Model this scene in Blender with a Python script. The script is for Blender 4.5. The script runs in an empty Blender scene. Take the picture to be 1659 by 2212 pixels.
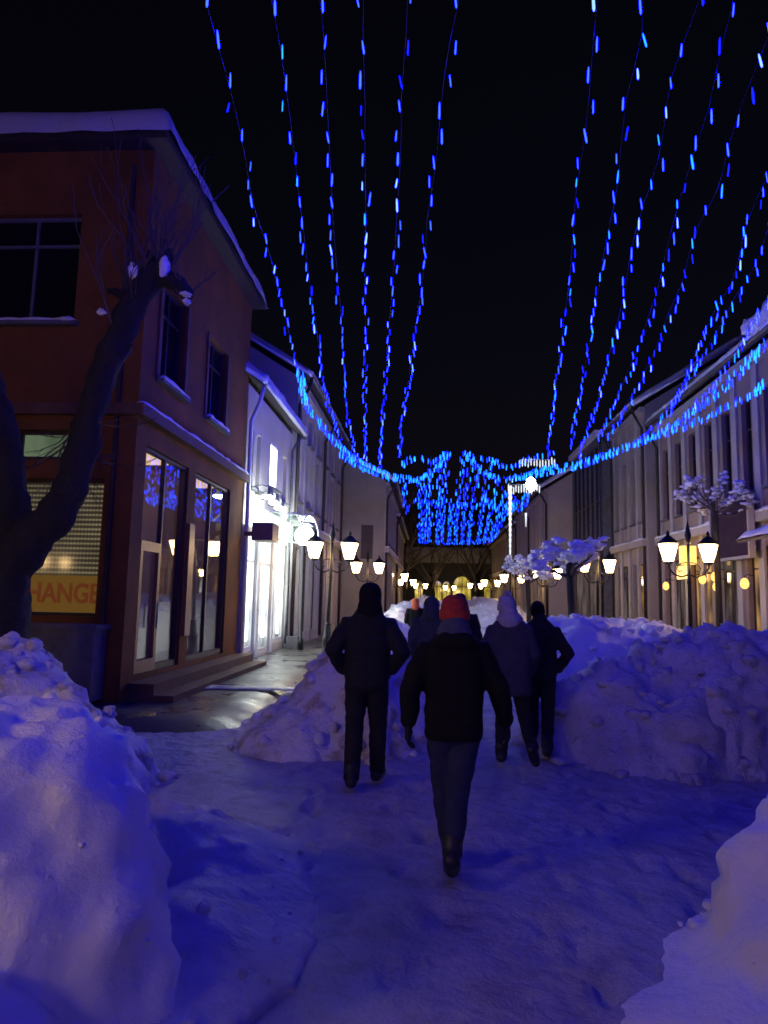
import bpy, bmesh, math, random
from mathutils import Vector, Matrix, noise
R_ = math.radians
V = Vector
random.seed(7)
scene = bpy.context.scene
COL = scene.collection

# ------------------------------------------------------------------ camera
CAM_H, FPX, PS = 1.68, 700.0, 768 / 1659
YAW, PITCH, ROLL = R_(-3.9), R_(7.0), R_(1.25)
fw = V((math.sin(YAW) * math.cos(PITCH), math.cos(YAW) * math.cos(PITCH), math.sin(PITCH)))
rt = V((math.cos(YAW), -math.sin(YAW), 0))
up = rt.cross(fw)
rt, up = rt * math.cos(ROLL) + up * math.sin(ROLL), up * math.cos(ROLL) - rt * math.sin(ROLL)
EYE = V((0, 0, CAM_H))
cam = bpy.data.objects.new("camera", bpy.data.cameras.new("camera"))
COL.objects.link(cam)
m3 = Matrix((rt, up, -fw)).transposed()
cam.matrix_world = Matrix.Translation(EYE) @ m3.to_4x4()
cam.data.sensor_fit = 'VERTICAL'
cam.data.sensor_height = 24
cam.data.lens = FPX / 1024 * 24
cam.data.clip_start = 0.05
cam.data.clip_end = 2000
scene.camera = cam
cam.data.dof.use_dof = True
cam.data.dof.focus_distance = 5.0
cam.data.dof.aperture_fstop = 2.3
cam.data.dof.aperture_blades = 0


def at(px, py, axis, val):
    """photo point -> world point on the plane axis=val"""
    d = rt * ((px * PS - 384) / FPX) - up * ((py * PS - 512) / FPX) + fw
    return EYE + d * ((val - EYE[axis]) / d[axis])


# ------------------------------------------------------------------ materials
def nodes(name):
    m = bpy.data.materials.new(name)
    m.use_nodes = True
    return m, m.node_tree, m.node_tree.nodes["Principled BSDF"]


def add(nt, kind, **kw):
    n = nt.nodes.new(kind)
    for k, v in kw.items():
        if k in n.inputs:
            n.inputs[k].default_value = v
        else:
            setattr(n, k, v)
    return n


def noise_mat(name, c1, c2, scale=3.0, rough=.7, bump=0., bscale=30., bdist=.02, spec=.5, metal=0., detail=5., r2=None, stretch=None, coat=0.):
    m, nt, p = nodes(name)
    tc = add(nt, "ShaderNodeTexCoord")
    src = tc.outputs["Object"]
    if stretch:
        mp = add(nt, "ShaderNodeMapping")
        mp.inputs["Scale"].default_value = stretch
        nt.links.new(src, mp.inputs[0])
        src = mp.outputs[0]
    n = add(nt, "ShaderNodeTexNoise", Scale=scale, Detail=detail, Roughness=.6)
    nt.links.new(src, n.inputs["Vector"])
    r = add(nt, "ShaderNodeValToRGB")
    r.color_ramp.elements[0].position = .32
    r.color_ramp.elements[1].position = .68
    r.color_ramp.elements[0].color = (*c1, 1)
    r.color_ramp.elements[1].color = (*c2, 1)
    nt.links.new(n.outputs["Fac"], r.inputs[0])
    nt.links.new(r.outputs[0], p.inputs["Base Color"])
    p.inputs["Roughness"].default_value = rough
    p.inputs["Specular IOR Level"].default_value = spec
    p.inputs["Metallic"].default_value = metal
    p.inputs["Coat Weight"].default_value = coat
    if r2 is not None:
        mr = add(nt, "ShaderNodeMapRange")
        mr.inputs[1].default_value, mr.inputs[2].default_value = .35, .65
        mr.inputs[3].default_value, mr.inputs[4].default_value = rough, r2
        nt.links.new(n.outputs["Fac"], mr.inputs[0])
        nt.links.new(mr.outputs[0], p.inputs["Roughness"])
    if bump:
        b = add(nt, "ShaderNodeTexNoise", Scale=bscale, Detail=6., Roughness=.65)
        nt.links.new(tc.outputs["Object"], b.inputs["Vector"])
        bp = add(nt, "ShaderNodeBump", Strength=bump, Distance=bdist)
        nt.links.new(b.outputs["Fac"], bp.inputs["Height"])
        nt.links.new(bp.outputs[0], p.inputs["Normal"])
    return m


def emit_mat(name, col, strength=1.0):
    m, nt, p = nodes(name)
    p.inputs["Base Color"].default_value = (.02, .02, .02, 1)
    p.inputs["Emission Color"].default_value = (*col, 1)
    p.inputs["Emission Strength"].default_value = strength
    p.inputs["Roughness"].default_value = .3
    return m


def glass_mat(name, tint=(1, 1, 1), refl=.1):
    m = bpy.data.materials.new(name)
    m.use_nodes = True
    nt = m.node_tree
    nt.nodes.clear()
    out = add(nt, "ShaderNodeOutputMaterial")
    tr = add(nt, "ShaderNodeBsdfTransparent")
    tr.inputs[0].default_value = (*tint, 1)
    gl = add(nt, "ShaderNodeBsdfGlossy", Roughness=.02)
    fr = add(nt, "ShaderNodeLayerWeight", Blend=.5)
    po = add(nt, "ShaderNodeMath", operation='POWER')
    po.inputs[1].default_value = 5.
    ad = add(nt, "ShaderNodeMath", operation='MULTIPLY_ADD', use_clamp=True)
    ad.inputs[1].default_value = .9
    ad.inputs[2].default_value = refl
    mx = add(nt, "ShaderNodeMixShader")
    nt.links.new(fr.outputs["Facing"], po.inputs[0])
    nt.links.new(po.outputs[0], ad.inputs[0])
    nt.links.new(ad.outputs[0], mx.inputs[0])
    nt.links.new(tr.outputs[0], mx.inputs[1])
    nt.links.new(gl.outputs[0], mx.inputs[2])
    nt.links.new(mx.outputs[0], out.inputs[0])
    return m


def lit_pane_mat(name, c1, c2, strength, scale=1.5, stretch=(1, 1, .3)):
    """a lit window: curtains and goods behind the glass glowing unevenly, with a glossy pane on top"""
    m = noise_mat(name, (.02, .02, .02), (.05, .045, .04), scale=2, rough=.06, spec=.6)
    nt = m.node_tree
    p = nt.nodes["Principled BSDF"]
    tc = add(nt, "ShaderNodeTexCoord")
    mp = add(nt, "ShaderNodeMapping")
    mp.inputs["Scale"].default_value = stretch
    n = add(nt, "ShaderNodeTexNoise", Scale=scale, Detail=3.)
    r = add(nt, "ShaderNodeValToRGB")
    r.color_ramp.elements[0].position, r.color_ramp.elements[1].position = .4, .62
    r.color_ramp.elements[0].color = (*c1, 1)
    r.color_ramp.elements[1].color = (*c2, 1)
    nt.links.new(tc.outputs["Object"], mp.inputs[0])
    nt.links.new(mp.outputs[0], n.inputs["Vector"])
    nt.links.new(n.outputs["Fac"], r.inputs[0])
    nt.links.new(r.outputs[0], p.inputs["Emission Color"])
    p.inputs["Emission Strength"].default_value = strength
    return m


def snow_mat(name, c1, c2, dirt=None, bump=.6):
    m = noise_mat(name, c1, c2, scale=2.2, rough=.55, bump=bump, bscale=14., bdist=.05, spec=.3)
    nt = m.node_tree
    p = nt.nodes["Principled BSDF"]
    if dirt:
        tc = add(nt, "ShaderNodeTexCoord")
        n = add(nt, "ShaderNodeTexNoise", Scale=3.5, Detail=8., Roughness=.7)
        r = add(nt, "ShaderNodeValToRGB")
        r.color_ramp.elements[0].position, r.color_ramp.elements[1].position = .5, .62
        r.color_ramp.elements[0].color = (0, 0, 0, 1)
        r.color_ramp.elements[1].color = (dirt[3],) * 3 + (1,)
        mx = add(nt, "ShaderNodeMix", data_type='RGBA')
        nt.links.new(tc.outputs["Object"], n.inputs["Vector"])
        nt.links.new(n.outputs["Fac"], r.inputs[0])
        nt.links.new(r.outputs[0], mx.inputs[0])
        old = p.inputs["Base Color"].links[0].from_socket
        nt.links.new(old, mx.inputs[6])
        mx.inputs[7].default_value = (*dirt[:3], 1)
        nt.links.new(mx.outputs[2], p.inputs["Base Color"])
    # a second, coarser lump layer under the fine bump
    tc2 = add(nt, "ShaderNodeTexCoord")
    v = add(nt, "ShaderNodeTexVoronoi", Scale=6.5, feature='SMOOTH_F1')
    bp = add(nt, "ShaderNodeBump", Strength=bump * .6, Distance=.08)
    bp.invert = True
    fine = p.inputs["Normal"].links[0].from_node
    nt.links.new(tc2.outputs["Object"], v.inputs["Vector"])
    nt.links.new(v.outputs["Distance"], bp.inputs["Height"])
    nt.links.new(bp.outputs[0], fine.inputs["Normal"])
    return m


M = {}
M['snow'] = snow_mat("fresh_snow", (.80, .81, .84), (.88, .88, .90))
M['snow_dirty'] = snow_mat("dirty_snow", (.74, .74, .76), (.84, .84, .86), dirt=(.42, .33, .18, .75), bump=.9)
M['snow_packed'] = snow_mat("packed_snow", (.42, .42, .46), (.56, .56, .60), dirt=(.26, .24, .24, .4), bump=.8)
M['snow_old_shaded'] = snow_mat('old_or_shaded_snow', (.50, .50, .56), (.68, .68, .73), dirt=(.36, .33, .30, .35), bump=.9)  # darker tone for old snow, and for shade painted into the ridge
M['snow_roof'] = noise_mat("roof_snow", (.75, .76, .8), (.85, .85, .88), scale=1.5, rough=.6, bump=.5, bscale=6, bdist=.08)
M['pavement'] = noise_mat("wet_pavement", (.045, .042, .04), (.11, .10, .10), scale=1.3, rough=.18, r2=.55, bump=.5, bscale=24, bdist=.01)
M['slush'] = noise_mat("frozen_slush", (.32, .31, .32), (.5, .5, .52), scale=6, rough=.4, bump=.6, bscale=30, bdist=.02)
M['brick'] = noise_mat("red_plaster", (.14, .055, .010), (.26, .090, .016), scale=.9, rough=.9, bump=.8, bscale=9, bdist=.02, detail=9.)
M['brick_dark'] = noise_mat("red_brown_trim", (.11, .05, .03), (.16, .07, .045), scale=4, rough=.7, bump=.3)
M['lilac'] = noise_mat("pale_plaster", (.46, .41, .36), (.56, .50, .44), scale=.8, rough=.85, bump=.3, bscale=12)
M['lilac2'] = noise_mat("grey_plaster", (.28, .25, .22), (.38, .34, .30), scale=.7, rough=.85, bump=.3, bscale=12)
M['lilac3'] = noise_mat("rosy_plaster", (.24, .18, .155), (.33, .25, .21), scale=.9, rough=.85, bump=.3, bscale=12)
M['pilaster'] = noise_mat("cream_render", (.36, .33, .31), (.46, .42, .40), scale=1.2, rough=.8, bump=.2)
M['stone'] = noise_mat("grey_stone", (.10, .10, .11), (.17, .17, .18), scale=4, rough=.7, bump=.4)
M['roof'] = noise_mat("dark_slate", (.05, .045, .05), (.1, .09, .1), scale=5, rough=.8, bump=.4)
M['fascia'] = noise_mat("dark_timber", (.03, .022, .02), (.06, .04, .035), scale=4, rough=.7, stretch=(1, .2, 1))
M['metal_dark'] = noise_mat("black_iron", (.012, .012, .013), (.03, .028, .028), scale=9, rough=.4, metal=.6, bump=.15)
M['gutter'] = noise_mat("grey_zinc", (.12, .12, .14), (.2, .2, .22), scale=5, rough=.45, metal=.7)
M['white_paint'] = noise_mat("white_paint", (.66, .66, .66), (.76, .76, .76), scale=3, rough=.45)
M['frame_dark'] = noise_mat("dark_frame", (.035, .02, .018), (.06, .035, .03), scale=6, rough=.5)
M['frame_warm'] = noise_mat("varnished_wood", (.30, .13, .04), (.42, .2, .07), scale=6, rough=.4, stretch=(4, 4, .4))
M['pane_dark'] = noise_mat("dark_glass", (.006, .007, .01), (.012, .012, .018), scale=1, rough=.05, spec=.7)
M['pane_blue'] = noise_mat("blue_glass", (.012, .016, .05), (.02, .026, .08), scale=1, rough=.06, spec=.9)
M['glass'] = glass_mat("clear_glass", refl=.07)
M['glass_canopy'] = glass_mat("canopy_glass", tint=(.75, .82, .78), refl=.06)
M['interior_warm'] = noise_mat("shop_wall_warm", (.34, .25, .16), (.46, .36, .25), scale=1.0, rough=.8)
M['interior_white'] = noise_mat("shop_wall_white", (.7, .72, .7), (.8, .82, .8), scale=1.0, rough=.7)
M['goods'] = noise_mat("shop_goods", (.3, .12, .16), (.2, .3, .42), scale=3.0, rough=.6)
M['lamp_white'] = emit_mat("cool_white_lamp", (.86, 1, .93), 26)
M['lamp_white2'] = emit_mat("cool_white_floodlight", (.86, 1, .95), 60)
M['fascia_glow'] = emit_mat('glowing_white_board', (.85, 1, .95), 3.0)  # glow added to the fascia board for the shop's glare
M['shop_glare'] = lit_pane_mat('glare_panel', (2.2, 2.6, 2.5), (9, 10, 9.3), 1.0, 2.0)  # added glowing panels that make the shopfront glare
M['lamp_warm_in'] = emit_mat("warm_ceiling_lamp", (1, .66, .34), 1.0)
M['lantern'] = emit_mat("sodium_lantern_glass", (1, .64, .27), 40)
M['win_bright'] = emit_mat("bright_white_window", (1, .97, .95), 5)
M['win_green'] = lit_pane_mat("dim_green_transom", (.06, .085, .05), (.10, .14, .08), 1., 2.5)
M['win_shop'] = lit_pane_mat("warm_shop_pane", (.02, .012, .006), (.55, .30, .10), .8, 2.2)
M['win_shop2'] = lit_pane_mat("dim_shop_pane", (.006, .004, .004), (.09, .07, .06), 1., 2.2)
M['win_cool'] = lit_pane_mat("cool_shop_pane", (.15, .17, .16), (1.5, 1.6, 1.4), 1., 2.0)
M['sign_yellow'] = emit_mat("yellow_sign_panel", (.17, .085, .012), .62)
M['sign_red'] = emit_mat("red_sign_letter", (.19, .04, .008), .5)
M['sign_amber'] = emit_mat("amber_sign", (1, .55, .12), 2.2)
M['sign_purple'] = noise_mat("purple_sign_board", (.03, .012, .035), (.045, .02, .05), scale=3, rough=.8, spec=.15)
M['box_brown'] = noise_mat("brown_tin", (.18, .10, .07), (.26, .15, .1), scale=5, rough=.5)
M['arch_yellow'] = lit_pane_mat("yellow_arch_pane", (.25, .17, .02), (.8, .6, .10), .9, 1.6)
M['bark'] = noise_mat("tree_bark", (.012, .010, .009), (.03, .026, .023), scale=7, rough=.9, bump=1., bscale=18, bdist=.05, stretch=(1, 1, .25))
M['twig'] = noise_mat("bare_twig", (.05, .038, .032), (.09, .07, .06), scale=8, rough=.9)
M['twig_lit'] = noise_mat('lit_twig', (.16, .14, .14), (.26, .24, .24), scale=8, rough=.9)  # twig tone lightened so the far crowns look lamplit
M['bulb_a'] = emit_mat("bright_blue_led", (.45, .90, 240), 1)
M['bulb_b'] = emit_mat("blue_led", (.11, .28, 128), 1)
M['bulb_c'] = emit_mat("dim_blue_led", (.012, .03, 10), 1)
M['bulb_t'] = emit_mat("cyan_blue_led", (.04, .7, 60), 1)
M['bulb_g'] = emit_mat('garland_blue_led', (.025, .14, 9), 1)
M['bulb_gt'] = emit_mat('garland_cyan_led', (.035, .85, 11), 1)
M['bulb_w'] = emit_mat("white_led", (1.05, 1.1, 1.2), 1)
M['wire'] = noise_mat("black_cable", (.008, .008, .01), (.015, .015, .018), scale=10, rough=.6)
M['skin'] = noise_mat("skin", (.42, .24, .17), (.5, .3, .22), scale=6, rough=.55)
M['black_cloth'] = noise_mat("black_cloth", (.005, .005, .007), (.010, .010, .012), scale=20, rough=.85, bump=.5, bscale=60, bdist=.006)
M['brown_black'] = noise_mat("brown_black_nylon", (.004, .0038, .0036), (.007, .0065, .006), scale=14, rough=.85, spec=.25, bump=.4, bscale=30, bdist=.006)
M['jeans'] = noise_mat("dark_blue_denim", (.010, .015, .045), (.022, .03, .075), scale=5, rough=.9, bump=.5, bscale=90, bdist=.004)
M['grey_coat'] = noise_mat("blue_grey_wool", (.035, .035, .05), (.055, .055, .075), scale=9, rough=.95, bump=.6, bscale=70, bdist=.006)
M['pale_wool'] = noise_mat("pale_grey_knit", (.34, .33, .38), (.46, .45, .5), scale=30, rough=.95, bump=.8, bscale=60, bdist=.012)
M['red_wool'] = noise_mat("red_knit", (.36, .028, .02), (.48, .05, .03), scale=30, rough=.95, bump=.8, bscale=60, bdist=.012)
M['blue_wool'] = noise_mat("grey_blue_knit", (.05, .055, .10), (.08, .085, .14), scale=30, rough=.95, bump=.8, bscale=60, bdist=.012)
M['green_cloth'] = noise_mat("grey_green_cloth", (.035, .05, .05), (.06, .075, .075), scale=12, rough=.9, bump=.5, bscale=60)
M['orange_cloth'] = noise_mat("orange_cloth", (.5, .10, .03), (.6, .15, .05), scale=12, rough=.8)
M['leather'] = noise_mat("black_leather", (.012, .011, .010), (.025, .022, .02), scale=14, rough=.45, bump=.3)


# shutter of the exchange window: rows of slots lit from behind
def shutter_mat():
    m, nt, p = nodes("slotted_shutter")
    tc = add(nt, "ShaderNodeTexCoord")
    sep = add(nt, "ShaderNodeSeparateXYZ")
    nt.links.new(tc.outputs["Object"], sep.inputs[0])

    def wave(sock, freq, off=None):
        a = add(nt, "ShaderNodeMath", operation='MULTIPLY')
        a.inputs[1].default_value = freq
        nt.links.new(sock, a.inputs[0])
        s = a.outputs[0]
        if off:
            o = add(nt, "ShaderNodeMath", operation='ADD')
            nt.links.new(s, o.inputs[0])
            nt.links.new(off, o.inputs[1])
            s = o.outputs[0]
        w = add(nt, "ShaderNodeMath", operation='SINE')
        nt.links.new(s, w.inputs[0])
        return w.outputs[0]
    wz = wave(sep.outputs[2], 2 * math.pi / .075)
    wx = wave(sep.outputs[0], 2 * math.pi / .055)
    mul = add(nt, "ShaderNodeMath", operation='MAXIMUM')
    nt.links.new(wz, mul.inputs[0])
    h = add(nt, "ShaderNodeMath", operation='MULTIPLY')
    h.inputs[1].default_value = .45
    nt.links.new(wx, h.inputs[0])
    ad = add(nt, "ShaderNodeMath", operation='ADD')
    nt.links.new(wz, ad.inputs[0])
    nt.links.new(h.outputs[0], ad.inputs[1])
    n = add(nt, "ShaderNodeTexNoise", Scale=1.6, Detail=2.)
    nt.links.new(tc.outputs["Object"], n.inputs["Vector"])
    r = add(nt, "ShaderNodeValToRGB")
    r.color_ramp.elements[0].position, r.color_ramp.elements[1].position = .0, .9
    r.color_ramp.elements[0].color = (.035, .028, .014, 1)
    r.color_ramp.elements[1].color = (.20, .17, .09, 1)
    nt.links.new(ad.outputs[0], r.inputs[0])
    mx = add(nt, "ShaderNodeMix", data_type='RGBA', blend_type='MULTIPLY')
    mx.inputs[0].default_value = .8
    nt.links.new(r.outputs[0], mx.inputs[6])
    r2 = add(nt, "ShaderNodeValToRGB")
    r2.color_ramp.elements[0].position, r2.color_ramp.elements[1].position = .3, .7
    r2.color_ramp.elements[0].color = (.35, .35, .4, 1)
    nt.links.new(n.outputs["Fac"], r2.inputs[0])
    nt.links.new(r2.outputs[0], mx.inputs[7])
    nt.links.new(mx.outputs[2], p.inputs["Emission Color"])
    p.inputs["Emission Strength"].default_value = 1.0
    p.inputs["Base Color"].default_value = (.05, .05, .045, 1)
    p.inputs["Roughness"].default_value = .07
    return m


M['shutter'] = shutter_mat()


# ------------------------------------------------------------------ mesh helpers
class MB:
    def __init__(self):
        self.v, self.f = [], []

    def quad(self, a, b, c, d):
        i = len(self.v)
        self.v += [tuple(a), tuple(b), tuple(c), tuple(d)]
        self.f.append((i, i + 1, i + 2, i + 3))

    def box(self, a, b):
        x0, x1 = sorted((a[0], b[0]))
        y0, y1 = sorted((a[1], b[1]))
        z0, z1 = sorted((a[2], b[2]))
        i = len(self.v)
        self.v += [(x0, y0, z0), (x1, y0, z0), (x1, y1, z0), (x0, y1, z0), (x0, y0, z1), (x1, y0, z1), (x1, y1, z1), (x0, y1, z1)]
        for q in ((0, 3, 2, 1), (4, 5, 6, 7), (0, 1, 5, 4), (1, 2, 6, 5), (2, 3, 7, 6), (3, 0, 4, 7)):
            self.f.append(tuple(i + k for k in q))
        return self

    def tube(self, pts, rad, n=8, flat=1.0):
        """tapered tube through pts with rounded ends; rad a number, a list, or a list of (rx, ry) with ry along the depth axis"""
        pts = [V(p) for p in pts]
        if not isinstance(rad, (list, tuple)):
            rad = [rad] * len(pts)
        k = len(pts)
        i0 = len(self.v)
        prev = None
        rings = []
        for j in range(k):
            t = (pts[min(j + 1, k - 1)] - pts[max(j - 1, 0)])
            if t.length < 1e-9:
                t = V((0, 0, 1))
            t.normalize()
            if prev is None:
                a = V((1, 0, 0)) if abs(t.x) < .8 else V((0, 1, 0))
            else:
                a = prev
            a = (a - t * a.dot(t)).normalized()
            prev = a
            b = t.cross(a)
            rings.append((pts[j], a, b, rad[j], t))
        cap = []

        def ring(c, a, b, r):
            rx, ry = r if isinstance(r, (list, tuple)) else (r, r * flat)
            s = len(self.v)
            for q in range(n):
                th = 2 * math.pi * q / n
                self.v.append(tuple(c + a * (rx * math.cos(th)) + b * (ry * math.sin(th))))
            return s

        def sc(r, s):
            return (r[0] * s, r[1] * s) if isinstance(r, (list, tuple)) else r * s

        def mean(r):
            return min(r) if isinstance(r, (list, tuple)) else r
        idx = []
        c, a, b, r, t = rings[0]
        for ang in (65, 32):
            idx.append(ring(c - t * mean(r) * math.sin(R_(ang)) * .8, a, b, sc(r, math.cos(R_(ang)))))
        for c, a, b, r, t in rings:
            idx.append(ring(c, a, b, r))
        c, a, b, r, t = rings[-1]
        for ang in (32, 65):
            idx.append(ring(c + t * mean(r) * math.sin(R_(ang)) * .8, a, b, sc(r, math.cos(R_(ang)))))
        for s0, s1 in zip(idx, idx[1:]):
            for q in range(n):
                self.f.append((s0 + q, s0 + (q + 1) % n, s1 + (q + 1) % n, s1 + q))
        self.f.append(tuple(idx[0] + q for q in reversed(range(n))))
        self.f.append(tuple(idx[-1] + q for q in range(n)))
        return self

    def wire(self, pts, rad, n=4):
        """plain thin tube"""
        pts = [V(p) for p in pts]
        if not isinstance(rad, (list, tuple)):
            rad = [rad] * len(pts)
        prev, idx = None, []
        for j, p in enumerate(pts):
            t = (pts[min(j + 1, len(pts) - 1)] - pts[max(j - 1, 0)]).normalized()
            a = prev if prev is not None else (V((1, 0, 0)) if abs(t.x) < .8 else V((0, 1, 0)))
            a = (a - t * a.dot(t)).normalized()
            prev = a
            b = t.cross(a)
            idx.append(len(self.v))
            for q in range(n):
                th = 2 * math.pi * q / n
                self.v.append(tuple(p + (a * math.cos(th) + b * math.sin(th)) * rad[j]))
        for s0, s1 in zip(idx, idx[1:]):
            for q in range(n):
                self.f.append((s0 + q, s0 + (q + 1) % n, s1 + (q + 1) % n, s1 + q))
        self.f.append(tuple(idx[0] + q for q in reversed(range(n))))
        self.f.append(tuple(idx[-1] + q for q in range(n)))
        return self

    def lathe(self, prof, c=(0, 0, 0), n=12, rot=0.):
        idx = []
        for r, z in prof:
            idx.append(len(self.v))
            for q in range(n):
                th = 2 * math.pi * q / n + rot
                self.v.append((c[0] + r * math.cos(th), c[1] + r * math.sin(th), c[2] + z))
        for s0, s1 in zip(idx, idx[1:]):
            for q in range(n):
                self.f.append((s0 + q, s0 + (q + 1) % n, s1 + (q + 1) % n, s1 + q))
        self.f.append(tuple(idx[0] + q for q in reversed(range(n))))
        self.f.append(tuple(idx[-1] + q for q in range(n)))
        return self

    def ell(self, c, r, n=14, m=9, rz=0.):
        c = V(c)
        base = len(self.v)
        cz, sz = math.cos(rz), math.sin(rz)

        def pt(x, y, z):
            return (c.x + x * cz - y * sz, c.y + x * sz + y * cz, c.z + z)
        self.v.append(pt(0, 0, -r[2]))
        for i in range(1, m):
            ph = math.pi * i / m - math.pi / 2
            for q in range(n):
                th = 2 * math.pi * q / n
                self.v.append(pt(r[0] * math.cos(ph) * math.cos(th), r[1] * math.cos(ph) * math.sin(th), r[2] * math.sin(ph)))
        self.v.append(pt(0, 0, r[2]))
        last = len(self.v) - 1
        for q in range(n):
            self.f.append((base, base + 1 + (q + 1) % n, base + 1 + q))
            s = base + 1 + (m - 2) * n
            self.f.append((last, s + q, s + (q + 1) % n))
        for i in range(m - 2):
            s0, s1 = base + 1 + i * n, base + 1 + (i + 1) * n
            for q in range(n):
                self.f.append((s0 + q, s0 + (q + 1) % n, s1 + (q + 1) % n, s1 + q))
        return self

    def lump(self, c, r, seed=0, n=9, m=6):
        """knobbly snow lump"""
        s = len(self.v)
        self.ell(c, r, n, m)
        c = V(c)
        k = max(r)
        for i in range(s, len(self.v)):
            p = V(self.v[i])
            d = p - c
            f = 1 + .6 * noise.noise(d / k * 1.3 + V((seed * 3.1, seed, -seed))) + .3 * noise.noise(d / k * 3.1 + V((seed, seed * 2.3, 7)))
            self.v[i] = tuple(c + d * f)
        return self

    def prism(self, poly, o, u, w, n, th):
        """extrude 2-D polygon poly (in axes u, w at o) by th along n"""
        o, u, w, n = V(o), V(u), V(w), V(n)
        i = len(self.v)
        k = len(poly)
        for d in (0, th):
            for a, b in poly:
                self.v.append(tuple(o + u * a + w * b + n * d))
        self.f.append(tuple(i + q for q in range(k)))
        self.f.append(tuple(i + k + q for q in reversed(range(k))))
        for q in range(k):
            self.f.append((i + q, i + (q + 1) % k, i + k + (q + 1) % k, i + k + q))
        return self

    def mesh(self, name):
        me = bpy.data.meshes.new(name)
        me.from_pydata(self.v, [], self.f)
        bm = bmesh.new()
        bm.from_mesh(me)
        bmesh.ops.recalc_face_normals(bm, faces=bm.faces)
        bm.to_mesh(me)
        bm.free()
        return me

    def build(self, name, mat, parent=None, smooth=False, keep=False):
        me = bpy.data.meshes.new(name)
        me.from_pydata(self.v, [], self.f)
        if not keep:
            bm = bmesh.new()
            bm.from_mesh(me)
            bmesh.ops.recalc_face_normals(bm, faces=bm.faces)
            bm.to_mesh(me)
            bm.free()
        return link(name, me, mat, parent, smooth)


def link(name, me, mat, parent=None, smooth=False):
    if mat is not None:
        me.materials.clear()
        me.materials.append(M[mat] if isinstance(mat, str) else mat)
    if smooth:
        for p in me.polygons:
            p.use_smooth = True
    o = bpy.data.objects.new(name, me)
    COL.objects.link(o)
    if parent is not None:
        attach(o, parent)
    return o


def world_loc(o):
    p = V(o.location)
    while o.parent is not None:
        # meshes are modelled in world coordinates: only Empty roots carry an offset
        o = o.parent
        p = V(o.location) if o.type == 'EMPTY' else p
    return p


def attach(o, parent):
    root = parent
    while root.parent is not None:
        root = root.parent
    o.parent = parent
    if parent is root:
        o.matrix_parent_inverse = Matrix.Translation(-V(root.location))


def tag(o, label=None, cat=None, group=None, kind=None):
    for k, v in (('label', label), ('category', cat), ('group', group), ('kind', kind)):
        if v:
            o[k] = v
    return o


def empty(name, loc, label, cat, group=None):
    o = bpy.data.objects.new(name, None)
    o.location = loc
    o.empty_display_size = .2
    COL.objects.link(o)
    return tag(o, label, cat, group)


def copy_tree(o, parent=None):
    c = o.copy()
    COL.objects.link(c)
    if parent is not None:
        c.parent = parent
    for ch in list(o.children):
        copy_tree(ch, c)
    return c


def smoothmax(a, b, k=.12):
    h = max(0., min(1., .5 + .5 * (a - b) / k))
    return b * (1 - h) + a * h + k * h * (1 - h)


# ------------------------------------------------------------------ people
def remeshed(mb, name, voxel, smooth_it=4, wrinkle=0., wscale=9.):
    me = bpy.data.meshes.new("tmp")
    me.from_pydata(mb.v, [], mb.f)
    bm = bmesh.new()
    bm.from_mesh(me)
    bmesh.ops.recalc_face_normals(bm, faces=bm.faces)
    bm.to_mesh(me)
    bm.free()
    o = bpy.data.objects.new("tmp", me)
    COL.objects.link(o)
    r = o.modifiers.new("r", 'REMESH')
    r.mode = 'VOXEL'
    r.voxel_size = voxel
    if smooth_it:
        s = o.modifiers.new("s", 'SMOOTH')
        s.iterations = smooth_it
        s.factor = .5
    dg = bpy.context.evaluated_depsgraph_get()
    out = bpy.data.meshes.new_from_object(o.evaluated_get(dg))
    bpy.data.objects.remove(o)
    if wrinkle:
        out.update()
        nrm = [v.normal.copy() for v in out.vertices]
        for v, vn in zip(out.vertices, nrm):
            p = v.co
            a = noise.noise(V((p.x * wscale, p.y * wscale, p.z * wscale * 2.2)))
            b_ = noise.noise(V((p.x * wscale * .5 + 5, p.y * wscale * .5, p.z * wscale * 1.2 + p.x * 5)))
            v.co = p + vn * (wrinkle * (a + b_))
    out.name = name
    return out


def ringtorso(mb, rings):
    """closed loft of ellipses (x, y, z, rx, ry)"""
    n = 20
    idx = []
    for (x, y, z, rx, ry) in rings:
        idx.append(len(mb.v))
        for q in range(n):
            th = 2 * math.pi * q / n
            cx_, sy = math.cos(th), math.sin(th)
            k = 2.5
            ex = abs(cx_) ** (2 / k) * (1 if cx_ > 0 else -1)
            ey = abs(sy) ** (2 / k) * (1 if sy > 0 else -1)
            mb.v.append((x + rx * ex, y + ry * ey, z))
    for s0, s1 in zip(idx, idx[1:]):
        for q in range(n):
            mb.f.append((s0 + q, s0 + (q + 1) % n, s1 + (q + 1) % n, s1 + q))
    mb.f.append(tuple(idx[0] + q for q in reversed(range(n))))
    mb.f.append(tuple(idx[-1] + q for q in range(n)))


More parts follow.
